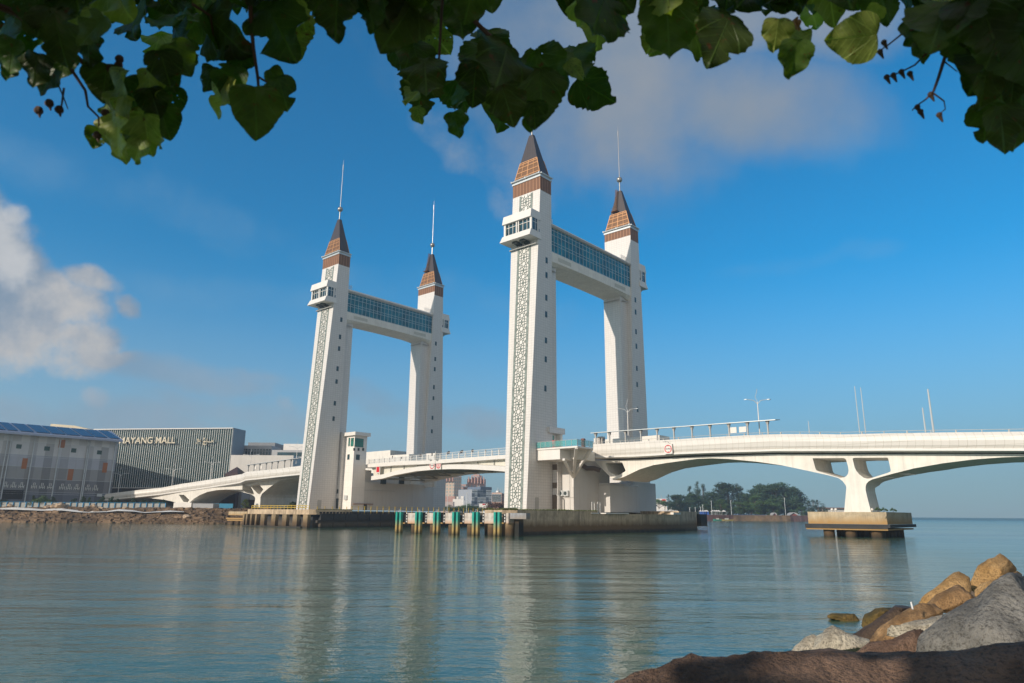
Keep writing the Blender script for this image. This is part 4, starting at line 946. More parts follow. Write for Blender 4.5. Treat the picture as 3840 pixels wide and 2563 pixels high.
b=MB(); b.box(q.x-1.5,q.x+.9,13.4,14.6,zdR(q.x),A(2250,1644,t=14).z); b.box(q.x-.5,q.x+.9,13.4,14.6,zdR(q.x),A(2250,1639,t=14).z); b.build('body',WHITEC,T)
# ---------------- water and land ----------------
def water():
    m,nt,b=nt_new('river_water'); 
    geo=N(nt,'ShaderNodeNewGeometry').outputs['Position']
    def mp(s,rot=0): return N(nt,'ShaderNodeMapping',{'Vector':geo,'Scale':s,'Rotation':(0,0,rot)}).outputs[0]
    n1=noise_(nt,mp((.22,.5,1),.06),1.0,3,.5); n2=noise_(nt,mp((1.8,2.5,1),-.08),1.0,4,.55); n3=noise_(nt,mp((3.2,7,1),.1),1.0,3,.6)
    big=noise_(nt,mp((.012,.03,1),.3),1.0,4,.6)
    amp=N(nt,'ShaderNodeMapRange',{0:big,1:.35,2:.65,3:.40,4:1.75}).outputs[0]
    def mul(a,k): return N(nt,'ShaderNodeMath',{0:a,1:k},operation='MULTIPLY').outputs[0]
    def add(a,c): return N(nt,'ShaderNodeMath',{0:a,1:c},operation='ADD').outputs[0]
    n4=noise_(nt,mp((.50,1.1,1),.12),1.0,3,.55)
    h=add(add(add(mul(n1,WAVE[0]),mul(n2,WAVE[1])),mul(n3,WAVE[2])),mul(n4,WAVE[3]))
    h=add(mul(h,amp),mul(noise_(nt,mp((.07,.30,1),.10),1.0,3,.5),.16))
    bp=N(nt,'ShaderNodeBump',{'Height':h,'Distance':1.0,'Strength':1.0}); nt.links.new(bp.outputs[0],b.inputs['Normal'])
    c=mixc(nt,rampn(nt,big,[(.3,(0,0,0)),(.7,(1,1,1))]),(.040,.100,.066),(.065,.135,.090)); nt.links.new(c,b.inputs['Base Color'])
    ln=N(nt,'ShaderNodeVectorMath',{0:geo},operation='LENGTH').outputs['Value']; nt.links.new(N(nt,'ShaderNodeMapRange',{0:ln,1:150,2:1800,3:.03,4:.42}).outputs[0],b.inputs['Roughness']); b.inputs['IOR'].default_value=1.38; b.inputs['Specular IOR Level'].default_value=.55
    return m
WAVE=(.055,.034,.014,.045)
b=MB(); b.add([(-9000,-60,0),(9000,-60,0),(45000,40000,0),(-45000,40000,0)],[(0,1,2,3)]); o=b.build('water',water(),None,WF); o['kind']='structure'
SOIL=simple('sandy_soil',(.24,.19,.13),.95,0,.3,.5)
def land(name,P,z0,z1,mat):
    b=MB(); b.loft([[(x,y,z) for x,y in P] for z in (z0,z1)]); o=b.build(name,mat,None,WF); o['kind']='structure'; return o
land('ground',[(-420,231),(-120,231),(-93,233),(-74,240),(-70,262),(-52,330),(-40,520),(60,542),(225,548),(240,900),(-1200,1200),(-1200,231)],-3,4.3,SOIL)
# ---------------- rock bank (left shore) ----------------
def rockmat(name,c1,c2,sp=18,spec=.3,rough=.85,dark=(.03,.025,.02)):
    m,nt,b=nt_new(name); v=objc(nt)
    f=noise_(nt,v,1.7,6,.6); c=rampn(nt,f,[(.32,c1),(.68,c2)])
    g=noise_(nt,v,sp*3.2,3,.75); c=mixc(nt,rampn(nt,g,[(.36,(.62,)*3),(.50,(0,0,0)),(.62,(0,0,0)),(.78,(.35,)*3)]),c,dark)
    cr_=noise_(nt,v,sp*.16,7,.6); c=mixc(nt,rampn(nt,cr_,[(.40,(.55,)*3),(.52,(0,0,0))]),c,[x*.5 for x in c1])
    g2=noise_(nt,v,sp*.35,5,.7); c=mixc(nt,rampn(nt,g2,[(.55,(0,0,0)),(.75,(.6,)*3)]),c,[min(1,x*1.5) for x in c2])
    nt.links.new(c,b.inputs['Base Color']); b.inputs['Roughness'].default_value=rough; b.inputs['Specular IOR Level'].default_value=spec
    h=N(nt,'ShaderNodeMath',{0:noise_(nt,v,6,8,.65),1:N(nt,'ShaderNodeMath',{0:g,1:.3},operation='MULTIPLY').outputs[0]},operation='ADD').outputs[0]
    bp=N(nt,'ShaderNodeBump',{'Height':h,'Distance':.14,'Strength':1.0}); nt.links.new(bp.outputs[0],b.inputs['Normal']); return m
BANKM=rockmat('bank_rubble_stone',(.10,.07,.045),(.30,.20,.12),.8)
def bank(name,label,line,n,seed,zt=4.3,dy=11):
    r=random.Random(seed); b=MB()
    pts=line
    for i in range(n):
        k=r.random()*(len(pts)-1); i0=min(int(k),len(pts)-2); f=k-i0; x=pts[i0][0]+(pts[i0+1][0]-pts[i0][0])*f; y=pts[i0][1]+(pts[i0+1][1]-pts[i0][1])*f
        u=r.random(); z=-.3+u*(zt+.2); yy=y+dy*u+r.uniform(-.5,.5)
        s=r.uniform(.45,1.05)*(1 if r.random()<.9 else 1.5)
        c=Vector((x,yy,z)); ax=[Vector((r.gauss(0,1),r.gauss(0,1),r.gauss(0,1))).normalized() for _ in range(3)]
        vs=[]
        for q in ((1,1,1),(1,1,-1),(1,-1,1),(1,-1,-1),(-1,1,1),(-1,1,-1),(-1,-1,1),(-1,-1,-1)):
            vs.append(c+Vector((q[0]*s*r.uniform(.5,1.15),q[1]*s*r.uniform(.4,1),q[2]*s*r.uniform(.35,.75)))+ax[0]*r.uniform(-.2,.2)*s)
        b.add(vs,[(0,1,3,2),(4,6,7,5),(0,4,5,1),(2,3,7,6),(0,2,6,4),(1,5,7,3)])
    o=b.build(name,BANKM,None,WF); tag(o,label,'rock bank',None,'stuff'); return o
bl=[(-330,219.5),(-168,219.5),(-120,221),(-97,223),(-80,228)]
b=MB(); b.loft([[(x,y-.5,-2),(x,y+13,-2),(x,y+13,4.3),(x,y+10.5,4.2)] for x,y in bl]); o=b.build('bank_slope',simple('dark_bank_soil',(.07,.05,.035),.95,0,.3,1),None,WF); o['kind']='structure'
bank('rock_bank','dark brown rubble stone bank along the left shore',bl,5200,3)
# pale rocks along its crest, individually
PALE=rockmat('pale_bank_stone',(.38,.28,.18),(.55,.42,.30),1.5)
def rock_hull(name,label,c,s,seed,mat,M=WF,group=None):
    r=random.Random(seed); bm=bmesh.new()
    for _ in range(22):
        d=Vector((r.gauss(0,1),r.gauss(0,1),r.gauss(0,1))).normalized(); bm.verts.new(Vector(c)*0+Vector((d.x*s[0],d.y*s[1],d.z*s[2]))*r.uniform(.8,1.1))
    bmesh.ops.convex_hull(bm,input=bm.verts); 
    for v in [v for v in bm.verts if not v.link_faces]: bm.verts.remove(v)
    me=bpy.data.meshes.new(name); bm.to_mesh(me); bm.free(); me.materials.append(mat); o=bpy.data.objects.new(name,me); COL.objects.link(o); o.matrix_world=M@Matrix.Translation(c); tag(o,label,'rock',group); return o
for i,(px,py,w,lab) in enumerate([(39,1897,1.0,'small pale stone at the far left crest of the rock bank'),(176,1903,1.2,'pale stone lying at the left end of the white sheet crest'),(203,1900,1.3,'flat pale stone on the bank crest left of its largest one'),(227,1897,1.7,'largest pale stone on the crest of the left rock bank'),(323,1907,1.2,'pale stone above the dip in the white sheet'),(351,1902,1.4,'bright pale stone on the crest before the right part of the warehouse'),(380,1908,1.0,'tawny stone right of the bright crest stone'),(470,1910,1.2,'pale stone on the crest before the mall'),(700,1940,1.5,'pale flat stone low on the right part of the left bank')]):
    p=W(px,py,231 if i<8 else 226); rock_hull('rock',lab,p,(w,w,.7*w),i,PALE,group='pale stones on the crest of the left bank')
# white geotextile sheet on the bank
b=MB(); rows=[]; SH_=[(0,1906,1911),(60,1903,1912),(110,1906,1914),(160,1910,1916),(230,1907,1915),(290,1914,1921),(330,1920,1923),(350,1917,1922),(400,1918,1921),(435,1912,1917),(450,1910,1917),(500,1914,1919),(540,1921,1924),(580,1919,1922),(640,1915,1920),(690,1919,1921)]
for x,y0,y1 in SH_: rows.append([W(x,y0,228.2),W(x,(y0+y1)/2,226.9+noise.noise(Vector((x,0,0)))*.6),W(x,y1,226.2),W(x,y1,226.5),W(x,y0,228.6)])
b.loft(rows); o=b.build('geotextile_sheet',simple('white_textile_sheet',(.62,.62,.60),.9),None,WF); tag(o,'wavy strip of white sheeting lying along the left rock bank','sheet')
# fence
FE=thing('fence','pale panel fence with blue posts along the left shore road','fence',WF,(-120,232.5,4.3))
b=MB(); a=W(-160,1880,233); c=W(623,1885,233); b.box(a.x,c.x,232.9,233.1,4.3,W(300,1887,233).z); b.build('panel',simple('pale_fence_panel',(.33,.34,.32),.7),FE,WF)
BLU=simple('blue_fence_paint',(.02,.22,.42),.6)
x=a.x
while x<=c.x+.1: b=MB(); b.box(x-.1,x+.1,232.6,232.88,4.3,W(300,1885,233).z); b.build('post',BLU,FE,WF); x+=2.05
b=MB(); b.box(a.x,c.x,232.86,232.9,6.2,6.28); b.build('rail',BLU,FE,WF)
# ---------------- warehouse with solar roof ----------------
p0=W(-0,1880,236); p1=W(430,1880,262); MW=vframe((p0.x,p0.y),(p1.x,p1.y))
WHn=thing('warehouse','grey panelled warehouse with orange accents and a solar panel roof','building',MW,(0,0,0))
def wq(px,py,off=0): q=onf(MW,px,py,off); return q.x,q.z
U1=wq(428,1780)[0]; U0=-32; ZE=wq(215,1638)[1]; 
zl_=lambda px,py: wq(px,py)[1]
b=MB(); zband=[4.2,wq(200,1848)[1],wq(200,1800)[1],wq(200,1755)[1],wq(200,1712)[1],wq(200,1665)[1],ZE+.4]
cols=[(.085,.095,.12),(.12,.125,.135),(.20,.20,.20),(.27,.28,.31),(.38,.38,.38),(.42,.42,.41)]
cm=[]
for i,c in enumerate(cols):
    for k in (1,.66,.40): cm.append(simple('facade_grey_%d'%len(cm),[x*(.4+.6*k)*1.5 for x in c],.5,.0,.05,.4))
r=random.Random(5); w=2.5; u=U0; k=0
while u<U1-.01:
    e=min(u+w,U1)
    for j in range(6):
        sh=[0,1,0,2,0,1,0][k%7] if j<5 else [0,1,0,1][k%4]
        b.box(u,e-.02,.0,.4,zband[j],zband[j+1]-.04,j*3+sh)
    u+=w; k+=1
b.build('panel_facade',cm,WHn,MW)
b=MB(); b.box(U0,U1,.41,60,4.2,ZE+.4); b.build('wall',cm[8],WHn,MW)
def rectpx(mb,x0,y0,x1,y1,o0,o1,M=MW):
    q=onf(M,(x0+x1)/2,(y0+y1)/2,o0); h=abs(onf(M,(x0+x1)/2,y0,o0).z-onf(M,(x0+x1)/2,y1,o0).z)/2; ww=abs(onf(M,x1,(y0+y1)/2,o0).x-onf(M,x0,(y0+y1)/2,o0).x)/2
    mb.box(q.x-ww,q.x+ww,min(o0,o1),max(o0,o1),q.z-h,q.z+h); return q,ww,h
OR=simple('orange_panel',(.36,.12,.03),.5)
for x0,y0,x1,y1 in ((82,1719,102,1759),(221,1650,244,1680),(254,1760,274,1802),(385,1736,402,1773)):
    b=MB(); rectpx(b,x0,y0,x1,y1,-.05,0); b.build('orange_panel',OR,WHn,MW)
GRW=simple('dark_green_window_glass',(.02,.07,.06),.15,0,.1)
for x0,y0,x1,y1 in ((61,1667,81,1683),(166,1675,187,1691),(267,1682,286,1698),(364,1690,382,1705)):
    b=MB(); rectpx(b,x0,y0,x1,y1,-.05,0); b.build('window',GRW,WHn,MW)
for cx in (20,50,80,127,157,187,232,258,287,329,357):
    yy=1818+ (cx-20)*.036; b=MB(); q,ww,h=rectpx(b,cx-9,yy-1,cx+9,yy+11,-.04,0); wn=b.build('window',GLASSD,WHn,MW)
    b=MB(); 
    for s in (-1,-.35,.35,1): b.box(q.x+s*ww-.09,q.x+s*ww+.09,-.12,-.041,q.z-h,q.z+(h if abs(s)==1 else 2.6*h))
    b.box(q.x-ww,q.x+ww,-.12,-.042,q.z-.08,q.z+.08); b.box(q.x-.35*ww,q.x+.35*ww,-.12,-.042,q.z+2.5*h,q.z+2.65*h); b.build('frame',WHITEC,wn,MW)
b=MB(); rectpx(b,7,1838,87,1873,-.03,0); b.build('garage_opening',BLACK,WHn,MW)
b=MB(); rectpx(b,364,1853,383,1863,-.2,0); b.build('signboard',FRAME,WHn,MW)
# thin joint lines and down pipes
b=MB()
for py in (1848,1800,1755,1712,1718,1665,1855): z=wq(200,py)[1]; b.box(U0,U1,-.03,0,z-.04,z+.04)
b.build('joint_line',FRAME,WHn,MW)
PW_=simple('pale_down_pipe',(.52,.55,.56),.5)
for x in (-75,2,15,105,203,310,316,414):
    u=wq(x+3,1780)[0]; b=MB(); b.bar((u,-.35,4.3),(u,-.35,ZE-.5),.3); b.build('down_pipe',PW_,WHn,MW)
# roof: slope with solar panels and metal eaves
zr=onf(MW,0,1584,10).z; R1=onf(MW,460,1663,-3); rx=onf(MW,418,1618,9)
b=MB(); E0=(-34,-3,ZE+.1); 
Pn=[(-34,-3,ZE+.2),(R1.x,-3,ZE+.2),(rx.x,9,zr),(-34,9,zr)]
b.add(Pn+[(x,y,z-.7) for x,y,z in Pn],[(0,1,2,3),(7,6,5,4),(0,4,5,1),(1,5,6,2),(2,6,7,3),(3,7,4,0)]); b.build('roof',simple('pale_blue_metal_roof',(.34,.38,.48),.4,.3,.08),WHn,MW)
SOL=tiled('solar_panel_cells',(.015,.055,.13),(.03,.09,.17),.9,.9,.03,.15,0)
nrmv=(Vector(Pn[1])-Vector(Pn[0])).cross(Vector(Pn[3])-Vector(Pn[0])).normalized()
if nrmv.z<0: nrmv=-nrmv
def rp_(u,v): 
    a=Vector(Pn[0]).lerp(Vector(Pn[1]),u); c=Vector(Pn[3]).lerp(Vector(Pn[2]),u); return a.lerp(c,v)
tot=R1.x+34
spx=[(-62,-15),(-6,31),(42,92),(102,153),(161,210),(217,265),(273,319),(325,368),(377,414)]
for k,(xa,xb) in enumerate(spx):
    ua=(onf(MW,xa+10,1610,4).x+34)/tot; ub=(onf(MW,xb+8,1615,4).x+34)/tot; b=MB(); g=.0
    c=[rp_(ua+.012,.1),rp_(ub+.012,.1),rp_(ub,.90),rp_(ua,.90)]; o_=nrmv*.25
    b.add([p+nrmv*.05 for p in c]+[p+o_ for p in c],[(3,2,1,0),(4,5,6,7),(0,1,5,4),(1,2,6,5),(2,3,7,6),(3,0,4,7)]); b.build('solar_panel',SOL,WHn,MW)
# low blank building edge behind (cream roof line)
CB=thing('building','cream roof ridge of a low hall peeking over the warehouse roof','building',WF,(-130,300,5))
a=W(190,1590,310); c=W(282,1597,310); d=W(340,1612,310); b=MB(); b.loft([[(p.x,310,20),(p.x,330,20),(p.x,330,p.z),(p.x,310,p.z)] for p in (a,c,d)]); b.build('hall',simple('cream_wall',(.62,.55,.40),.7),CB,WF)
# bushes before the warehouse come later
# ---------------- striped mall ----------------
m0=W(385,1750,300); m1=W(872,1750,292); MM=vframe((m0.x,m0.y),(m1.x,m1.y))
_c=MM.inverted()@CAM; _d=MM.to_3x3().inverted()@ray(917,1637); _u=onf(MM,868,1640,0).x; Ms_=_c+_d*((_u-_c.x)/_d.x); pass
ML=thing('shopping_mall','dark glass shopping mall with closely set white vertical fins and rooftop name letters','building',MM,(0,0,0))
mu0=onf(MM,387,1700,0).x-6; mu1=onf(MM,868,1640,0).x; mz1=onf(MM,630,1607,0).z; mz0=onf(MM,600,1829,0).z
b=MB(); b.box(mu0,mu1,.6,Ms_.y,mz0,mz1-.4)
b.build('wall',tiled('dark_mall_glass',(.010,.045,.05),(.03,.055,.06),5.5,3.9,.25,.2,.1,dirt=(.02,.03,.04)),ML,MM)
b=MB(); b.box(mu0,mu1,1.5,38,4,mz0-.1); b.build('podium',simple('dark_podium',(.05,.05,.055),.6),ML,MM)
b=MB(); b.box(mu0,mu1,-.35,.58,mz0-.35,mz0); b.box(mu0,mu1+.3,-.2,.5,mz1-.35,mz1); b.build('cornice',WHITEC,ML,MM)
FIN=simple('pale_fin',(.80,.82,.78),.5)
nf=58; u=mu0
us=[mu0+ (mu1-mu0)*k/(nf+6) for k in range(nf+7)]
for u in us:
    if onf(MM,385,1700,0).x-2<u: b=MB(); b.box(u-.06,u+.06,.35,.55,mz0,mz1-.36); b.build('fin',FIN,ML,MM)
s1=W(917,1637,316); 
b=MB(); k=0; Ms=Ms_
b.box(mu1+.02,mu1+.35,.6,Ms.y,mz0,mz1); 
b.build('side_wall',tiled('grey_blue_fin_wall',(.16,.20,.24),(.30,.35,.38),.9,90,.12,.5,.05),ML,MM)
LM=simple('pale_letter',(.60,.54,.41),.5)
q=onf(MM,550,1653,-1.0); q2=onf(MM,655,1660,-1.0); q1=onf(MM,448,1642,-1.0)
M=MM@Matrix.Translation((q.x,-.8,q.z))@Matrix.Rotation(R_(90),4,'X')
tx=text_mesh('MAYANG MALL',1,'name_letters',LM,M,ML,.15,bold=.01)
bpy.context.view_layer.update(); wx=tx.dimensions.x; sc=(q2.x-q1.x)/wx
tx.matrix_world=M@Matrix.Diagonal((sc,sc*1.02,1,1))
# arabic style second sign from strokes
b=MB()
def pth(P,r=.20,o=-.8):
    pts=[]
    for x,y in P: q=onf(MM,400+x/4.126,1580+y/4.126,o); pts.append((q.x,o,q.z))
    b.tube(pts,r,6)
pth([(1380,345),(1400,340),(1415,325),(1412,295),(1405,275)]); pth([(1412,320),(1430,318),(1432,300),(1425,280)]); pth([(1432,318),(1450,318),(1462,300),(1448,298),(1450,318)])
pth([(1655,300),(1640,318),(1615,325),(1585,325),(1560,318),(1548,330)]); pth([(1555,270),(1552,318)]); pth([(1540,322),(1515,312),(1495,315)]); pth([(1525,318),(1500,330),(1490,350),(1505,366),(1530,366),(1545,350)]); pth([(1640,300),(1635,318)])
for x,y in ((1512,345),(1505,280),(1518,272),(1510,264),(1628,302)): q=onf(MM,400+x/4.126,1580+y/4.126,-.8); b.ball((q.x,-.8,q.z),.28,6)
b.build('script_letters',LM,ML,MM)
# ---------------- low blocks right of the mall ----------------
def blk(name,label,x0,x1,ytop,Y,depth,mat,yb=None,M=None,extra=None,cat='building',dY=0):
    a=W(x0,ytop,Y); c=W(x1,ytop,Y); z0=4.2 if yb is None else W((x0+x1)/2,yb,Y).z
    T=thing(name,label,cat,WF,((a.x+c.x)/2,Y,z0)); b=MB(); b.box(a.x,c.x,Y,Y+depth,z0,a.z); b.build('wall',mat,T,WF); return T
GB=simple('grey_render',(.36,.37,.38),.7,0,.06); WB=simple('white_render',(.62,.60,.56),.7,0,.08,.3,.3,.15); WB2=simple('bright_render',(.78,.76,.72),.7,0,.05)
T=blk('building','grey block with a long window band just right of the striped mall',874,1020,1671,305,12,GB)
b=MB(); rectpx(b,883,1684,1018,1708,304.9,304.99,WF); w_=b.build('window_band',GLASSD,T,WF)
b=MB()
for k in range(13): q=W(885+k*11,1696,304.8); b.box(q.x-.12,q.x+.12,304.7,304.9,W(950,1708,305).z,W(950,1684,305).z)
q=W(950,1692,304.8); b.box(W(883,1692,304.8).x,W(1018,1692,304.8).x,304.7,304.89,q.z-.1,q.z+.1); b.build('frame',GB,w_,WF)
blk('building','small dark grey rooftop block behind the window band building',931,1032,1660,318,14,simple('slate_grey_render',(.22,.24,.26),.7))
blk('building','plain pale wall building in front of the window band block',866,1101,1707,285,14,WB)
T=blk('building','pale cube block on the roofs left of the left tower',1064,1138,1665,320,16,WB2)
T=blk('building','grey block with dark recessed top floor left of the left tower',1020,1142,1688,300,14,GB); b=MB(); rectpx(b,1040,1697,1134,1712,299.9,299.99,WF); b.build('recess',GLASSD,T,WF)
# shed roof
T=thing('shed_roof','dark brown pointed shed roof rising above the left ramp','building',WF,tuple(W(880,1790,275)))
b=MB(); ap=W(882,1750,275); l_=W(855,1779,275); r_=W(903,1776,275)
b.add([(l_.x,272,l_.z),(r_.x,272,r_.z),(r_.x,282,r_.z),(l_.x,282,l_.z),(ap.x,277,ap.z),(l_.x,272,4.2),(r_.x,272,4.2),(r_.x,282,4.2),(l_.x,282,4.2)],[(0,1,4),(1,2,4),(2,3,4),(3,0,4),(0,5,6,1),(1,6,7,2),(2,7,8,3),(3,8,5,0)]); b.build('roof',simple('dark_brown_shingle',(.06,.035,.035),.7),T,WF)
# dark blocks under the ramp
T=blk('building','dark glass fronted building under the left ramp, right part in grey wall',845,880,1842,276,10,GLASSD)
blk('building','plain grey wall under the left ramp beside the dark glass',880,908,1838,275,10,GB)
blk('building','dark low building between the two ramp piers',905,960,1875,280,10,simple('dark_maroon_wall',(.05,.025,.025),.7))
blk('building','pale wall building seen through the ramp arch before the left tower',908,1090,1853,284,10,WB,)
blk('building','dark blue glazed block behind the ramp pier, next to the left tower',1060,1125,1852,279,8,simple('dark_blue_cladding',(.02,.03,.05),.4))
blk('site_hut','long low grey hut on the bank under the left ramp',724,800,1889,238,5,GB,cat='hut')
T=blk('tarpaulin_fence','bright blue sheet hoarding under the left ramp',803,874,1889,246,.4,simple('blue_sheet',(.03,.22,.36),.6),cat='hoarding')
blk('building','pale storage block behind the left ramp foot',630,700,1878,262,8,simple('dark_hollow',(.02,.022,.022),.8))  # solid block, the shade of the hollow put into its colour
# ---------------- far city between the towers ----------------
def tower_block(name,label,px,pr,ytop,Y,cw,cl,fl,wdir=1,side=None,crown=None):
    "px[0]..px[1] front, to pr right side; grid facade"
    a=W(px[0],ytop,Y); c=W(px[1],ytop,Y); d=W(pr,ytop,Y+abs(pr-px[1])*Y/F_PX*.8)
    T=thing(name,label,'building',WF,((a.x+c.x)/2,Y,4)); b=MB()
    b.loft([[(a.x,a.y,z),(c.x,c.y,z),(d.x,d.y,z),(a.x+(d.x-c.x),d.y+8,z)] for z in (4,a.z)]); b.build('wall',cw,T,WF); return T,a,c,d
PK=tiled('pink_tower_facade',(.30,.36,.40),(.58,.33,.26),3.6,3.4,.75,.6,.1,dirt=(.45,.3,.25))
PK2=tiled('cream_tower_facade',(.34,.40,.38),(.66,.50,.38),3.4,3.4,.85,.6,.1,dirt=(.5,.35,.25))
T,a,c,d=tower_block('apartment_tower','cream and pink apartment tower with arched top, far left in the gap under the drawbridge',(1640,1704),1731,1787,760,PK2,None,None)
def crown(T,x0,x1,Y,y,n,h,mat):
    for k in range(n):
        x=x0+(x1-x0)*(k+.5)/n; q=W(x,y,Y-.5); w=(x1-x0)/n*Y/F_PX*.16; b=MB()
        b.loft([[(q.x-w*s,Y-2,z),(q.x+w*s,Y-2,z),(q.x+w*s,Y+6,z),(q.x-w*s,Y+6,z)] for z,s in ((q.z-5,1),(q.z+h*.2,1),(q.z+h*.5,.25))]); b.build('turret',mat,T,WF)
PKR=simple('pink_render',(.50,.30,.25),.7)
crown(T,1658,1704,759,1788,4,4,PKR); crown(T,1706,1730,775,1786,3,4,PKR)
b=MB(); rectpx(b,1658,1862,1706,1898,757,759,WF); b.build('base_storeys',PKR,T,WF)
T,a,c,d=tower_block('apartment_tower','pink and grey apartment tower with stepped turret crown, right one in the gap',(1752,1800),1822,1797,780,PK,None,None)
crown(T,1752,1820,778,1797,6,5,PKR)
b=MB(); q0=W(1768,1784,785); q1=W(1808,1784,785); b.box(q0.x,q1.x,783,800,40,q0.z); q0=W(1776,1778,785); q1=W(1798,1778,785); b.box(q0.x,q1.x,781,797,40,q0.z); b.build('upper_storeys',PK,T,WF)
tower_block('apartment_tower','lower linking block between the two pink apartment towers',(1730,1752),1754,1817,790,PK,None,None)
GW1=tiled('grey_office_side',(.50,.50,.50),(.42,.42,.42),60,60,.01,.7,.1)
T=thing('office_block','grey and white office block with checkered windows in the gap before the towers','building',WF,(-60,560,4))
a=W(1746,1840,560); c=W(1769,1840,548); d=W(1844,1836,560)
b=MB(); b.loft([[(a.x,a.y,z),(c.x,c.y,z),(c.x+3,c.y+18,z),(a.x+3,a.y+16,z)] for z in (4,a.z)]); b.build('side_wall',GW1,T,WF)
Mo=vframe((c.x,c.y),(d.x,d.y)); DG=simple('slate_blue_facade',(.13,.17,.23),.6); LG=simple('mid_grey_facade',(.30,.33,.37),.6)
b=MB(); uu=onf(Mo,1843,1860,0).x; zt_=onf(Mo,1800,1837,0).z; b.box(0,uu,0,18,4,zt_); b.build('wall',LG,T,Mo) if False else None
def inM(mb,Mx,name,mat,par):
    o=mb.build(name,mat,par,WF); 
    if True:
        inv=par.matrix_world.inverted() if par.matrix_world else None
    for v,src in zip(o.data.vertices,mb.v): v.co=Vector((Mx@Vector(src)))-Vector(par['_b'])
    return o
inM(b,Mo,'wall',LG,T)
b=MB(); b.box(uu*.42,uu,-.3,17,zt_+.01,zt_+2.2); inM(b,Mo,'penthouse',DG,T)
pat=["1100011","0110010","0010100","1011101","0100011"]
WP=simple('white_facade_panel',(.78,.78,.76),.6)
for r_ in range(6):
    for c_ in range(7):
        u0=uu*c_/7; z0=5+(zt_-5)*(r_)/6; z1=5+(zt_-5)*(r_+1)/6; ch=pat[r_%5][c_]
        if r_ in(0,): pass
        mat=WP if ch=='1' else (DG if (c_+r_)%3==0 else LG)
        b=MB(); b.box(u0+.1,u0+uu/7-.1,-.15,-.01,z0,z1-.1); p=inM(b,Mo,'facade_panel',mat,T)
        if not (mat is DG and c_ in (3,5)):
            b=MB(); 
            for s in (.3,.7): b.box(u0+uu/7*s-.65,u0+uu/7*s+.65,-.28,-.16,z0+1.2,z1-1.2)
            o=b.build('window',GLASSD,p,WF)
            for v,src in zip(o.data.vertices,b.v): v.co=Vector((Mo@Vector(src)))-Vector(T['_b'])
T=blk('office_block','pinkish brown office block with a small dome, beside the middle tower',1844,1882,1848,600,20,simple('salmon_render',(.55,.36,.28),.7))
b=MB(); q=W(1900,1848,612); b.box(W(1882,1850,600).x+.05,q.x,602,618,4,W(1860,1848,600).z-.5); b.build('side_wing',simple('grey_brown_render',(.28,.24,.24),.7),T,WF)
for r_ in range(4):
    for k in range(7):
        b=MB(); q=W(1847+k*5,1857+r_*7.3,599.8); b.box(q.x-.42,q.x+.42,599.6,599.99,q.z-.5,q.z+.5); b.build('window',WP if False else GLASSD,T,WF)
    b=MB(); q=W(1845,1857+r_*7.3,599.8); q2=W(1880,1857+r_*7.3,599.8); b.box(q.x,q2.x,599.9,599.995,q.z-.9,q.z+.9); b.build('white_band',WP,T,WF)
q=W(1867,1842,606); b=MB(); b.ball((q.x,608,q.z-.8),1.9,12); b.tube([(q.x,608,q.z),(q.x,608,q.z+3.2)],.15,5); b.build('dome',FRAME,T,WF,smooth=True)
b=MB()
for x in (1872,1876,1880,1885): q=W(x,1838,606); b.bar((q.x,606,q.z-4),(q.x,606,q.z+1.2),.18)
b.build('antenna',PIPE,T,WF)
T=blk('house','white stepped house before the apartment towers in the gap',1698,1739,1872,520,12,WB2,cat='house'); b=MB(); q=W(1712,1863,520); q2=W(1719,1863,520); b.box(q.x,q2.x,519.9,526,W(1712,1871.5,520).z,q.z); q=W(1728,1861,520); q2=W(1739,1861,520); b.box(q.x,q2.x,519.9,528,W(1712,1871.6,520).z,q.z); b.build('upper_storey',WB2,T,WF)
blk('house','low grey house left of the office block in the gap',1738,1768,1877,515,9,simple('bluish_render',(.42,.46,.50),.7),cat='house')
T=blk('shop','low white shop with a red sign below the office block',1797,1833,1889,480,8,WB2,cat='shop'); b=MB(); rectpx(b,1809,1890,1819,1894,479.8,479.95,WF); b.build('sign_board',RED,T,WF)
blk('house','small grey roofed house at the left edge of the gap',1655,1700,1882,505,10,simple('pinkish_render',(.48,.40,.38),.7),cat='house')
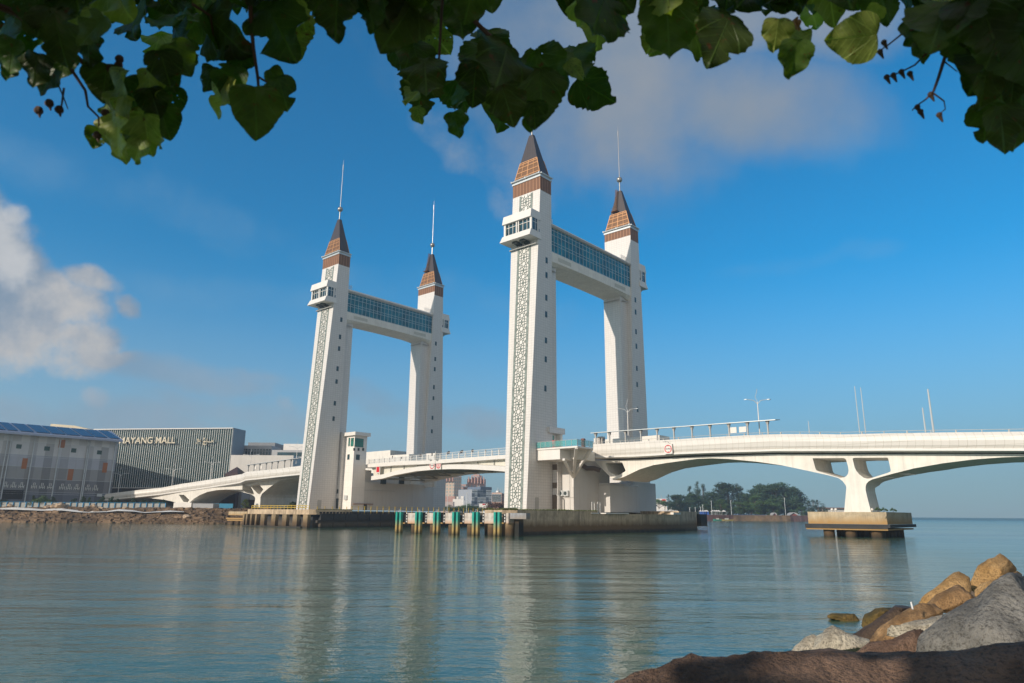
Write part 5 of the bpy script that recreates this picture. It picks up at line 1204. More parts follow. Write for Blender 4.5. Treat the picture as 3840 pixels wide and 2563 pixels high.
# ---------------- trees ----------------
def leafmat(name,c1,c2,tr=.3):
    m,nt,b=nt_new(name); v=objc(nt); oi=N(nt,'ShaderNodeObjectInfo').outputs['Random']
    f=noise_(nt,v,.9,3); c=rampn(nt,f,[(.3,c1),(.7,c2)])
    hs=N(nt,'ShaderNodeHueSaturation',{'Color':c,'Value':N(nt,'ShaderNodeMapRange',{0:oi,3:.8,4:1.25}).outputs[0]}); nt.links.new(hs.outputs[0],b.inputs['Base Color'])
    b.inputs['Roughness'].default_value=.6; b.inputs['Specular IOR Level'].default_value=.2; return m
BARK=simple('grey_brown_bark',(.10,.075,.055),.9,0,.3,3)
def crown_mesh(kind,seed):
    "unit tree: height 1, crown radius ~.35; returns foliage MB, trunk MB"
    r=random.Random(seed); f=MB(); t=MB(); cl=[]
    if kind=='broad':
        for i in range(40): 
            a=r.uniform(0,6.28); h=r.uniform(.06,.92); R=.40*max(.05,math.sin(min(1,(h+.05)/1.0)*math.pi))**.5*r.uniform(.2,1); cl.append((R*math.cos(a),R*math.sin(a),h,r.uniform(.07,.13),.8))
    elif kind=='fir':
        for i in range(34):
            h=r.uniform(.04,.98); a=r.uniform(0,6.28); R=.30*(1-h)**.6*r.uniform(.4,1.1); cl.append((R*math.cos(a),R*math.sin(a),h,r.uniform(.04,.085)*(1.3-h*.6),1.3))
    elif kind=='umbrella':
        for i in range(30):
            a=r.uniform(0,6.28); q=r.random()**.6; cl.append((.85*q*math.cos(a),.85*q*math.sin(a),.62+.30*(1-q*q)+r.uniform(-.05,.05),r.uniform(.1,.17),.55))
    elif kind=='bush':
        for i in range(16):
            a=r.uniform(0,6.28); q=r.random()**.6; cl.append((.55*q*math.cos(a),.55*q*math.sin(a),.25+.55*(1-q*q)*r.uniform(.5,1),r.uniform(.13,.22),.8))
    n={'broad':150,'fir':130,'umbrella':120,'bush':110}[kind]
    for (x,y,z,s,fl) in cl:
        for _ in range(n):
            d=Vector((r.gauss(0,1),r.gauss(0,1),r.gauss(0,1))).normalized()*s*r.uniform(.55,1.15); d.z*=fl
            p=Vector((x,y,z))+d; e=Vector((r.gauss(0,1),r.gauss(0,1),r.gauss(0,1))).normalized(); g=e.cross(d).normalized() if e.cross(d).length>1e-4 else Vector((1,0,0))
            w=s*r.uniform(.10,.2); f.add([p-e*w,p+g*w*.8,p+e*w*1.1,p-g*w*.7],[(0,1,2,3)])
    t.tube([(0,0,-.02),(.01,0,.3),(0,.01,.6),(0,0,.85)],[.028,.02,.012,.004],7)
    for (x,y,z,s,fl) in cl[::3]: z0=max(.12,z-.25); t.tube([(0,0,z0),(x*.5,y*.5,(z0+z)/2+.02),(x,y,z)],[.010,.007,.003],5)
    return f,t
PROTO={}
def tree(name,label,px,ytop,Y,kind,mat,width=1.0,ybase=None,seed=1,group=None,zb=4.2,cat='tree'):
    key=(kind,seed%3,mat.name)
    top=W(px,ytop,Y); H=top.z-zb
    T=bpy.data.objects.new(name,None); COL.objects.link(T); tag(T,label,cat,group)
    T.location=(top.x,Y,zb); T.rotation_euler=(0,0,seed*1.7); T.scale=(H*width,H*width,H)
    if key not in PROTO:
        f,t=crown_mesh(kind,seed%3+11); 
        o=f.build('crown',mat,None,WF); u=t.build('trunk',BARK,None,WF); PROTO[key]=(o.data,u.data); bpy.data.objects.remove(o); bpy.data.objects.remove(u)
    for nm,me in zip(('crown','trunk'),PROTO[key]):
        o=bpy.data.objects.new(nm,me); COL.objects.link(o); o.parent=T
    return T
DKG=leafmat('dark_casuarina_green',(.020,.045,.022),(.045,.085,.04)); MDG=leafmat('mid_green_leaf',(.035,.075,.02),(.07,.13,.035)); RDB=leafmat('reddish_brown_leaf',(.06,.035,.022),(.13,.06,.04)); YLG=leafmat('yellowish_leaf',(.06,.09,.02),(.12,.16,.04))
far=[(2505,1857,.5,'fir','small palm like tree at the left end of the far tree belt'),(2536,1853,1.0,'broad','rounded dark tree second from the left in the far belt'),(2566,1842,.9,'broad','leaning crown before the tall thin pines in the far belt'),(2586,1826,.7,'fir','pointed pine left of the tall double pine'),(2613,1807,.75,'fir','tallest thin pine on the left half of the far belt'),(2634,1815,.7,'fir','pine with a forked tip right of the tallest thin one'),(2600,1850,1.1,'broad','wide dark crown below the thin pines'),(2667,1842,1.0,'broad','dark rounded tree in the dip left of the big feathery pine'),(2703,1816,.95,'fir','feathery pine with ragged left branches, left of the big one'),(2728,1810,1.15,'broad','big feathery pine crown at the middle of the far belt'),(2764,1815,1.0,'fir','narrow tall pine just right of the big feathery crown'),(2810,1830,1.1,'broad','crown with a long branch reaching left, in the middle right dip'),(2853,1816,1.1,'broad','full crown left of the highest pair of pines'),(2905,1807,1.15,'broad','left of the highest pair at the right part of the belt'),(2935,1808,1.2,'broad','right of the highest pair, very dark and dense'),(2958,1826,1.0,'broad','steep right edge crown of the far tree belt'),(2832,1856,1.0,'broad','lighter green tree standing in front of the belt'),(2775,1873,1.0,'broad','low tree in front of the middle of the belt'),(2700,1872,1.0,'broad','low dark tree in front, right of the tent group'),(2895,1868,1.2,'broad','low dense tree in front of the highest pair'),(2640,1878,1.2,'broad','low tree behind the left tent group'),(3003,1891,1.2,'broad','small round bush tree in the low gap on the right'),(3030,1880,1.0,'fir','left spiky tree of the isolated right group'),(3047,1874,1.0,'fir','tallest spiky tree of the isolated right group'),(3066,1877,1.0,'fir','third spiky tree of the isolated right group'),(3086,1889,1.1,'fir','lowest spiky tree at the right end of the far shore')]
for i,(px,yt,w,k,lab) in enumerate(far):
    Y=575+ (i*37)%40 if yt<1850 else 556+(i*13)%12
    tree('tree',lab,px,yt,Y,k,MDG if 'lighter' in lab or yt>1866 and yt<1895 and k=='broad' else DKG,w*1.5,seed=i,group='trees on the far shore')
tree('tree','wide umbrella shaped green tree left of the far belt, behind white tents',2470,1874,570,'umbrella',MDG,1.15,seed=4)
for i,(px,yt) in enumerate(((1665,1893),(1688,1890),(1712,1895),(1735,1886),(1760,1884),(1783,1889),(1805,1896))):
    tree('bush',['leftmost green shrub in the gap beside the far left tower','second green shrub in the gap','shrub under the white stepped house','taller shrub left of the office block base','tallest shrub before the office block','shrub left of the low white shop','low shrub in front of the shop'][i],px,yt,440+i*4,'bush',MDG,1.5,seed=i,group='green shrubs in the gap below the drawbridge',cat='bush')
tree('tree','reddish brown bushy tree at the left foot of the middle tower',1858,1868,420,'bush',RDB,1.25,seed=2); tree('tree','second reddish crown partly behind the middle tower',1890,1875,424,'bush',RDB,1.0,seed=1)
for i,(px,yt,Y,mat) in enumerate(((150,1855,234.5,MDG),(170,1852,234.8,MDG),(18,1860,235,DKG),(128,1858,236,DKG),(200,1861,236,DKG),(280,1862,236,DKG),(315,1861,236.5,DKG),(336,1863,236,DKG),(374,1866,236,DKG),(388,1861,236.5,DKG),(421,1861,236.5,DKG),(444,1863,237,DKG))):
    tree('young_tree' if i>1 else 'bush',['left one of the two full green bushes before the warehouse','right one of the two full green bushes before the warehouse','grassy shrub in front of the garage opening','thin young tree left of the green bushes','thin young tree right of the green bushes','thin young tree before the third facade bay','thin sapling left of the double down pipe','thin sapling right of the double down pipe','sapling below the small signboard','sapling right of the small signboard','sapling right of the warehouse corner','last sapling before the ramp foot'][i],px,yt,Y,'bush' if i<3 else 'broad',mat,1.1 if i<3 else .6,seed=i,group='young trees and shrubs before the warehouse',cat='bush' if i<3 else 'tree')
for i,(px,yt,Y) in enumerate(((921,1872,243),(1092,1884,250),(1103,1875,251),(500,1868,245),(540,1872,246),(585,1870,245),(618,1874,246),(595,1878,240))):
    tree('tree',['round yellowish tree under the ramp between pier and bank','small tree left of the two beneath the ramp end','slim tree right of the two beneath the ramp end','dark bushy tree behind the fence, leftmost of four','dark bushy tree behind the fence, second of four','dark bushy tree behind the fence, third of four','dark bushy tree behind the fence, last of four','low yellow green shrub by the fence end'][i],px,yt,Y,'broad' if i!=7 else 'bush',YLG if i in(0,1,7) else DKG,1.0,seed=i)
# far shore: wall, tents, poles, boats, buildings
SW=thing('sea_wall','long brown and tan retaining wall along the far shore','wall',WF,(180,545,0))
a=W(2440,1940,546); 
segs=[(2440,2620,(.10,.06,.05)),(2620,2748,(.09,.045,.04)),(2748,2960,(.17,.115,.065)),(2960,3070,(.10,.06,.06))]
for i,(x0,x1,c) in enumerate(segs):
    b=MB(); p=W(x0,1940,544); q=W(x1,1940,544); n=14
    b.loft([[(p.x+(q.x-p.x)*k/n,541+noise.noise(Vector((k+i*9.1,0,3)))*1.2,-2),(p.x+(q.x-p.x)*k/n,543,-2),(p.x+(q.x-p.x)*k/n,545,4.2),(p.x+(q.x-p.x)*k/n,543.0+noise.noise(Vector((k*1.3+i,5,3)))*.8,4.1+.4*noise.noise(Vector((k*.9,i,1))))] for k in range(n+1)]); b.build('wall_section',rockmat('far_wall_stone',[x*.6 for x in c],[min(1,x*1.25) for x in c],.5),SW,WF)
BLUEF=simple('blue_canvas_skirt',(.02,.09,.38),.7)
def tent(px,ytop,w,Y,lab,blue=False):
    p=W(px,ytop,Y); s=w*Y/F_PX/2; zb=W(px,1932,Y).z; zb=max(zb,4.3); T=thing('tent',lab,'tent',WF,(p.x,Y,4.3),group='white peaked tents on the far shore')
    b=MB(); z0=4.3+2.4; b.loft([[(p.x-s*k,Y-s*k,z),(p.x+s*k,Y-s*k,z),(p.x+s*k,Y+s*k,z),(p.x-s*k,Y+s*k,z)] for z,k in ((z0,1),(z0+.6,.55),(z0+(p.z-z0)*.6 if p.z>z0+1 else z0+1,.2),(max(p.z,z0+1.2),.03))]); b.build('roof',WHITEC,T,WF)
    b=MB()
    for sx in (-1,1):
        for sy in (-1,1): b.bar((p.x+s*.95*sx,Y+s*.95*sy,4.3),(p.x+s*.95*sx,Y+s*.95*sy,z0),.12)
    b.build('frame',FRAME,T,WF)
    if blue: b=MB(); b.box(p.x-s,p.x+s,Y-s-.1,Y-s,4.3,z0); b.build('skirt',BLUEF,T,WF)
od=['first','second','third','fourth','fifth','sixth','seventh','eighth','ninth']
for i in range(8): tent(2448+i*12.5,1910,13,552,'white tent, %s from the left in the row under the umbrella tree'%od[i])
for i,x in enumerate((2627,2636,2644,2651)): tent(x,1919,10,548,'%s tent with blue skirt in the middle group right of the quay end'%['leftmost and tallest','second','third','rightmost'][i],True)
for i,(x,y) in enumerate(((2673,1918),(2679,1922),(2687,1917),(2694,1918),(2714,1922))): tent(x,y,15,549,['tall first tent of the right group before the pole','small tent tucked in the right group','tallest pointed tent of the right group','tent beside the tallest one in the right group','separate wide tent at the right end of the groups'][i])
BF=blk('hoarding','long blue hoarding along the far quay left of the tents',2612,2664,1930,547,.4,BLUEF,cat='hoarding'); blk('hoarding','dark blue hoarding along the middle of the far quay',2750,2870,1930,547,.4,simple('dark_blue_hoarding',(.03,.08,.18),.7),cat='hoarding')
for i,(x,y0) in enumerate(((2667,1880),(2941,1869),(2635,1895),(2627,1903),(2586,1905),(2607,1905),(2740,1878),(1679,1852),(1751,1850))):
    Y=547 if i<7 else 400; p=W(x,y0,Y); T=thing('lamp_pole',['thin lamp pole before the right tent group','tall lamp pole before the dark right trees','short pole left of the tents with blue skirts','shortest pole left of the blue tents','thin pole above the quay end, left one','thin pole above the quay end, right one','faint lamp pole in front of the middle trees','tall thin pole rising from the shrubs in the gap','thin pole with white box in the gap, before the office block'][i],'lamp pole',WF,(p.x,Y,4.3)); b=MB(); b.tube([(p.x,Y,4.3),(p.x,Y,p.z)],.16,6); b.box(p.x-.6,p.x+.6,Y-.15,Y+.15,p.z,p.z+.25); b.build('post',FRAME,T,WF)
def boat(px,py,L,Y,lab,col):
    p=W(px,py,Y); T=thing('boat',lab,'boat',WF,(p.x,Y,0)); b=MB(); n=8; R=[]
    for k in range(n+1):
        u=-1+2*k/n; w=1.0*(1-abs(u)**2.5)+.05; z=.9+.5*u*u; R.append([(p.x+u*L/2,Y-w,z),(p.x+u*L/2,Y-w*.6,-.2),(p.x+u*L/2,Y+w*.6,-.2),(p.x+u*L/2,Y+w,z)])
    b.loft(R); b.build('hull',simple('boat_paint_'+lab[:5],col,.5),T,WF); b=MB(); b.box(p.x-L*.15,p.x+L*.12,Y-.6,Y+.6,.9,1.9); b.build('cabin',simple('boat_cabin_paint',(.4,.42,.36),.6),T,WF)
boat(2692,1953,7,538,'low green boat moored under the far wall',(.02,.20,.15)); boat(2726,1953,10,538,'longer yellow brown boat right of the green one',(.30,.24,.08))
# excavator-like white machines reduced to a pale arched shelter and van
def shelter(px,py,w,Y,lab):
    p=W(px,py,Y); s=w*Y/F_PX/2; T=thing('canopy_shelter',lab,'shelter',WF,(p.x,Y,4.3)); b=MB(); h=p.z-4.3
    b.loft([[(p.x+s*math.cos(a)*k,y,4.3+h*math.sin(a)*k) for a in [math.pi*j/8 for j in range(9)] for k in (1,)]+[(p.x-s*.85,y,4.3),(p.x+s*.85*0,y,4.3+h*.8),(p.x+s*.85,y,4.3)] for y in (Y-2,Y+3)]); b.build('arched_roof',GB,T,WF); b=MB(); b.box(p.x-s*.8,p.x+s*.9,Y-1,Y+2,4.3,4.3+h*.35); b.build('red_base',simple('faded_red',(.35,.10,.09),.7),T,WF)
shelter(2972,1922,34,548,'white arched shelter with red base at the right of the far quay'); shelter(2901,1923,18,548,'small white shelter left of the tall lamp pole')
T=blk('building','white building with dark window slits behind the umbrella tree',2515,2575,1885,650,12,WB2)
for k in range(5):
    for j in range(3): b=MB(); q=W(2522+k*11,1892+j*9,649.8); b.box(q.x-.8,q.x+.8,649.7,649.99,q.z-.8,q.z+.8); b.build('window',GLASSD,T,WF)
T=blk('building','white block with red sign and mast above the umbrella tree',2462,2500,1871,660,12,WB2); b=MB(); rectpx(b,2483,1873,2496,1880,659.8,659.98,WF); b.build('sign_board',RED,T,WF); b=MB(); q=W(2480,1858,664); b.bar((q.x,664,q.z-4),(q.x,664,q.z),.3); b.build('mast',PIPE,T,WF)
T=blk('building','long low pale building at the right end of the far shore, behind the pier',3092,3172,1908,600,14,WB); b=MB(); q=W(3090,1904,599); q2=W(3175,1904,599); b.box(q.x,q2.x,598,616,W(3100,1908,600).z,q.z); b.build('roof',simple('brown_tile_roof',(.20,.12,.09),.8),T,WF)
land('spit',[(225,548),(262,560),(262,620),(240,900),(225,900)],-3,4.3,SOIL)
# plants on the pile cap
for i,(x,y) in enumerate(((3330,1911),(3352,1912),(3385,1914))):
    p=A(x,1921,l=72); zc=A(3323,1921,t=11.2).z
    T=bpy.data.objects.new('bush',None); COL.objects.link(T); tag(T,['left tuft of weeds on the pier cap','middle tuft of weeds on the pier cap','right tuft of weeds on the pier cap'][i],'plant'); T.matrix_world=BR@Matrix.Translation((70.2,p.y+1,zc))@Matrix.Diagonal((1.0,1.4,.9,1))
    for nm,me in zip(('crown','trunk'),PROTO[('bush',1,MDG.name)]): o=bpy.data.objects.new(nm,me); COL.objects.link(o); o.parent=T
# floodlights on the cap
for i,x in enumerate((3118,3132,3268)):
    q=A(x,1915,t=11.9); zc=A(3323,1921,t=11.2).z; T=thing('floodlight',['small grey floodlight tilted on its arm at the left of the pier foot','small round white floodlight left of the pier foot','small white floodlight at the right of the pier foot'][i],'floodlight',BR,(q.x,q.y,zc)); b=MB(); b.bar((q.x,q.y,zc),(q.x+.1,q.y,q.z-.1),.08); b.ball((q.x+.1,q.y,q.z+.15),.26,10); b.build('lamp_head',WHITEC,T)
# ---------------- foreground rocks ----------------
GR=rockmat('grey_granite',(.15,.145,.13),(.31,.295,.26),7); BRN=rockmat('brown_granite',(.26,.15,.065),(.46,.28,.13),10); DKB=rockmat('wet_dark_rock',(.05,.03,.02),(.12,.075,.04),7,.5,.6); PLG=rockmat('pale_lichen_granite',(.40,.35,.27),(.58,.52,.40),8); RDR=rockmat('reddish_rock',(.13,.075,.05),(.24,.15,.10),10); NEARB=rockmat('near_brown_rock',(.13,.075,.045),(.33,.21,.14),22); GOLD=rockmat('golden_rock',(.40,.23,.08),(.62,.39,.17),8); ALG=rockmat('algae_rock',(.09,.07,.02),(.20,.13,.04),6)
def rock(name,label,outline,Y,th,mat,rough=.10,seed=1,sub=2,s=1.5253,ox=2300,oy=1950,lean=.35,back=1.0,facets=22):
    P=[W(ox+x/s,oy+y/s,Y) for x,y in outline]; n=len(P); c=sum(P,Vector())/n
    if facets: P=[c+(p-c)*1.10 for p in P]
    # resample smooth outline
    R=[]; 
    for i in range(n):
        a,b_=P[i],P[(i+1)%n]; m=max(1,int((b_-a).length/(max((p-c).length for p in P)*.22)))
        for k in range(m): R.append(a+(b_-a)*k/m)
    vw=(c-CAM); vw.z=0; vw.normalize()
    bm=bmesh.new(); rings=[]
    prof_=[(-1,.25),(-.92,.55),(-.7,.80),(-.35,.95),(0,1),(.5,.97),(1.0,.8),(1.5*back,.4)]
    for d,k in prof_:
        ring=[]
        for p in R:
            q=c+(p-c)*k+vw*(d*th)+Vector((0,0,-max(0,-d)*lean*th+max(0,d)*th*(p.z-CAMZ)/Y*1.1)); ring.append(bm.verts.new(q))
        rings.append(ring)
    for a,b_ in zip(rings,rings[1:]):
        for i in range(len(a)): j=(i+1)%len(a); bm.faces.new((a[i],a[j],b_[j],b_[i]))
    bm.faces.new(rings[0][::-1]); bm.faces.new(rings[-1])
    bmesh.ops.recalc_face_normals(bm,faces=bm.faces)
    bmesh.ops.triangulate(bm,faces=[f for f in bm.faces if len(f.verts)>4])
    bmesh.ops.subdivide_edges(bm,edges=bm.edges,cuts=sub,use_grid_fill=True)
    sz=max((p-c).length for p in P); bm.normal_update(); off=Vector((seed*3.1,seed*1.7,seed))
    for v in bm.verts:
        q=v.co/sz*1.6+off
        # angular facets + fine roughness
        cell=noise.voronoi(q*1.1)[0][0]; d=(noise.noise(q*.9)*.8+ (cell-.45)*.7)+noise.fractal(q*3.2,.8,2.2,4)*.22
        v.co+=v.normal*d*rough*sz
    rk=random.Random(seed*7+1)
    for _ in range(facets):
        n=Vector((rk.gauss(0,.8),-abs(rk.gauss(.9,.6)),rk.gauss(.25,.8))).normalized(); hmax=max((v.co-c).dot(n) for v in bm.verts); lim=hmax*rk.uniform(.60,.88)
        for v in bm.verts:
            e=(v.co-c).dot(n)-lim
            if e>0: v.co-=n*e*.97
    for v in bm.verts:
        q=v.co/sz*7+off; v.co+=v.normal*noise.fractal(q,.7,2.1,4)*.012*sz
    me=bpy.data.meshes.new(name); bm.to_mesh(me); bm.free(); me.materials.append(mat)
    me.transform(Matrix.Translation(-c)); me.polygons.foreach_set('use_smooth',[True]*len(me.polygons))
    o=bpy.data.objects.new(name,me); COL.objects.link(o); o.location=c; tag(o,label,'rock','boulders of the near shore'); return o
rock('boulder','highest golden boulder with a pointed top at the right edge',[(2000,380),(2060,330),(2100,270),(2150,232),(2220,192),(2270,184),(2310,215),(2345,262),(2290,310),(2230,400),(2100,420)],21,1.0,GOLD,.07,1)
rock('boulder','golden slab leaning left of the highest boulder',[(1755,490),(1800,430),(1860,375),(1930,330),(2010,287),(2050,298),(2075,325),(2060,400),(1960,480)],20,.9,GOLD,.07,2)
rock('boulder','brown angular boulder in the middle of the golden pile',[(1800,490),(1850,435),(1960,372),(2010,362),(2050,395),(2090,440),(2060,490),(1900,520)],18,.8,BRN,.09,3)
rock('boulder','small tawny boulder wedged beside the grey slab',[(2075,400),(2110,362),(2230,338),(2349,260),(2380,300),(2300,420),(2100,450)],17.5,.6,GOLD,.08,4)
rock('boulder','nearly black wet boulder with a rounded top at the water',[(1355,665),(1450,605),(1560,540),(1640,468),(1690,450),(1735,465),(1755,495),(1700,560),(1600,640),(1450,710)],19.5,.8,DKB,.06,5)
rock('boulder','long brown boulder slanting below the golden pile',[(1480,700),(1540,605),(1620,550),(1750,485),(1870,472),(1975,480),(1990,520),(1850,600),(1700,680),(1560,730)],16.5,.8,BRN,.06,6)
rock('boulder','flat algae covered stone awash at the water edge',[(1232,548),(1260,540),(1340,536),(1440,538),(1450,560),(1330,565),(1240,558)],26,.7,ALG,.05,7)
rock('boulder','olive brown stone half in the water behind the black boulder',[(1425,600),(1445,545),(1500,512),(1600,500),(1640,520),(1560,600),(1480,640)],23.5,.8,ALG,.07,8)
rock('boulder','tawny block with a pale top beside the grey boulder',[(1570,700),(1580,622),(1700,590),(1800,566),(1930,522),(2000,500),(1990,600),(1850,700),(1700,720)],13.5,.6,PLG,.06,9)
rock('boulder','reddish flat slab between pale rocks and grey boulder',[(1380,760),(1480,695),(1600,682),(1700,650),(1830,612),(1900,640),(1880,790),(1500,800)],11.5,.7,RDR,.06,10)
rock('boulder','pale lichen rock with a sharp ridge at the waterline',[(1150,770),(1175,665),(1215,640),(1252,607),(1280,620),(1340,650),(1480,697),(1500,780)],15,.7,PLG,.05,11)
rock('boulder','small tan rock left of the sharp ridged one',[(1010,770),(1050,715),(1110,672),(1180,660),(1220,690),(1260,735),(1240,790)],15.5,.6,PLG,.06,12)
rock('boulder','large speckled grey boulder filling the right edge',[(1765,800),(1772,700),(1790,655),(1835,618),(1920,552),(1985,500),(2080,452),(2180,372),(2260,330),(2360,300),(2600,260),(2900,400),(2900,900),(1900,900)],8.5,1.3,GR,.05,13,3)
rock('boulder','big dark brown boulder closest to the camera along the bottom edge',[(-80,1050),(20,935),(130,900),(250,862),(350,815),(450,783),(620,775),(720,758),(800,746),(1000,742),(1260,738),(1500,748),(1700,742),(2000,735),(2200,715),(2380,700),(2900,700),(3000,1100)],2.3,.55,NEARB,.03,14,3,facets=0)
b=MB(); G=[]
for i in range(9):
    for j in range(9):
        pass
# sloping shore under the boulders
sh=[]; b=MB()
prs=[(.5,1.4),(3,6.5),(5.2,11),(8.5,16),(12,22),(17,30)]
for (x,y) in prs: b_=0
rows=[[(x-.4,y,-.9),(x+1.6,y+.1,.6),(x+5,y,1.5),(x+30,y-4,4)] for x,y in prs]
rows=[[(-3,-6,-.9),(0,-6,1.8),(5,-6,2.2),(30,-10,3)],[(-2.2,-.5,-.8),(-.2,-.5,1.7),(4,-.5,1.9),(30,-4,4)]]+rows[0:]
def lrp(P,k): i=min(int(k),len(P)-2); f=k-i; return Vector(P[i]).lerp(Vector(P[i+1]),f)
nu,nv=90,70; gv=[]
for a in range(nu+1):
    for c_ in range(nv+1):
        kk=a/nu*(len(rows)-1); i=min(int(kk),len(rows)-2); w_=(c_/nv)**1.5*3; p=lrp(rows[i],w_).lerp(lrp(rows[i+1],w_),kk-i)
        if p.y>3.2: d_=noise.voronoi(p*.9)[0]; p.z+=(d_[1]-d_[0])*.55-.25+noise.fractal(p*2,.8,2,4)*.08
        gv.append(p)
b.add(gv,[(a*(nv+1)+c_,a*(nv+1)+c_+1,(a+1)*(nv+1)+c_+1,(a+1)*(nv+1)+c_) for a in range(nu) for c_ in range(nv)])
o=b.build('shore',rockmat('shore_rubble',(.12,.085,.055),(.26,.19,.12),6),None,WF); o['kind']='structure'
b=MB(); b.tube([W(2300+1713/1.5253,1950+512/1.5253,15.9),W(2300+1703/1.5253,1950+472/1.5253,16)],.018,6); o=b.build('stick',WHITEC,None,WF); tag(o,'thin pale stick standing on the long brown boulder','stick')
# ---------------- overhanging tree ----------------
def leaf_material(name,front,lit,spots=True):
    m,nt,b=nt_new(name); at=N(nt,'ShaderNodeAttribute',attribute_name='lf'); sp=N(nt,'ShaderNodeSeparateXYZ',{0:at.outputs['Vector']}); U,V,Rn=sp.outputs[0],sp.outputs[1],sp.outputs[2]
    def mt(op,a,c=None,e=None): 
        d={0:a}
        if c is not None: d[1]=c
        if e is not None: d[2]=e
        return N(nt,'ShaderNodeMath',d,operation=op).outputs[0]
    aU=mt('ABSOLUTE',U)
    pv=N(nt,'ShaderNodeCombineXYZ',{0:U,1:V,2:mt('MULTIPLY',Rn,40.0)}).outputs[0]
    f=noise_(nt,pv,3.0,5); c=rampn(nt,f,[(.3,front),(.7,lit)])
    hv=N(nt,'ShaderNodeHueSaturation',{'Color':c,'Hue':N(nt,'ShaderNodeMapRange',{0:Rn,3:.47,4:.515}).outputs[0],'Value':N(nt,'ShaderNodeMapRange',{0:mt('FRACT',mt('MULTIPLY',Rn,7.3)),3:.55,4:1.5}).outputs[0]}); c=hv.outputs[0]
    # palmate veins: rays from the stem notch, side veins off the midrib
    ang=mt('ABSOLUTE',mt('ARCTAN2',U,mt('ADD',mt('MULTIPLY',V,-1.0),.02))); 
    ray_=mt('ABSOLUTE',mt('SUBTRACT',mt('FRACT',mt('ADD',mt('MULTIPLY',ang,1.6),.0)),.0)); 
    v1=N(nt,'ShaderNodeMapRange',{0:ang,1:.0,2:.035,3:1.0,4:0.0}).outputs[0]
    v2=N(nt,'ShaderNodeMapRange',{0:mt('ABSOLUTE',mt('SUBTRACT',ang,.62)),1:.0,2:.03,3:.8,4:0.0}).outputs[0]
    v3=N(nt,'ShaderNodeMapRange',{0:mt('ABSOLUTE',mt('SUBTRACT',ang,1.25)),1:.0,2:.04,3:.7,4:0.0}).outputs[0]
    sd=mt('ABSOLUTE',mt('SUBTRACT',mt('FRACT',mt('ADD',mt('MULTIPLY',V,6.5),mt('MULTIPLY',aU,4.5))),.5)); v4=N(nt,'ShaderNodeMapRange',{0:sd,1:.0,2:.07,3:.5,4:0.0}).outputs[0]
    vv=mt('MAXIMUM',mt('MAXIMUM',v1,v2),mt('MAXIMUM',v3,v4)); c=mixc(nt,mt('MULTIPLY',vv,.55),c,[x*2.0+.01 for x in lit])
    if spots:
        g=noise_(nt,pv,5.5,4,.7); c=mixc(nt,rampn(nt,g,[(.62,(0,0,0)),(.68,(1,1,1))]),c,(.10,.035,.012))
    nt.links.new(c,b.inputs['Base Color']); b.inputs['Roughness'].default_value=.42; b.inputs['Specular IOR Level'].default_value=.28
    bp=N(nt,'ShaderNodeBump',{'Height':mt('ADD',mt('MULTIPLY',vv,-.4),f),'Distance':.004,'Strength':.6}); nt.links.new(bp.outputs[0],b.inputs['Normal'])
    tr=nt.nodes.new('ShaderNodeBsdfTranslucent'); tc=mixc(nt,1.0,c,(2.4,2.6,.5),'MULTIPLY'); nt.links.new(tc,tr.inputs[0])
    ms=nt.nodes.new('ShaderNodeMixShader'); ms.inputs[0].default_value=.27; nt.links.new(b.outputs[0],ms.inputs[1]); nt.links.new(tr.outputs[0],ms.inputs[2])
    # insect holes in some leaves
    h=noise_(nt,pv,7.0,2,.5); thr=N(nt,'ShaderNodeMapRange',{0:mt('FRACT',mt('MULTIPLY',Rn,13.7)),1:.45,2:1.0,3:.90,4:.66}).outputs[0]
    hole=mt('GREATER_THAN',h,thr); tp=nt.nodes.new('ShaderNodeBsdfTransparent'); m2=nt.nodes.new('ShaderNodeMixShader'); nt.links.new(hole,m2.inputs[0]); nt.links.new(ms.outputs[0],m2.inputs[1]); nt.links.new(tp.outputs[0],m2.inputs[2])
    nt.links.new(m2.outputs[0],nt.nodes['Material Output'].inputs[0]); return m
LF1=leaf_material('dark_heart_leaf',(.024,.050,.009),(.050,.092,.016)); LF2=leaf_material('sunlit_green_leaf',(.13,.18,.035),(.24,.29,.07)); LF3=leaf_material('dry_brown_leaf',(.22,.10,.05),(.34,.18,.09),False)  # second leaf: sunlight put into its brighter yellow-green colour
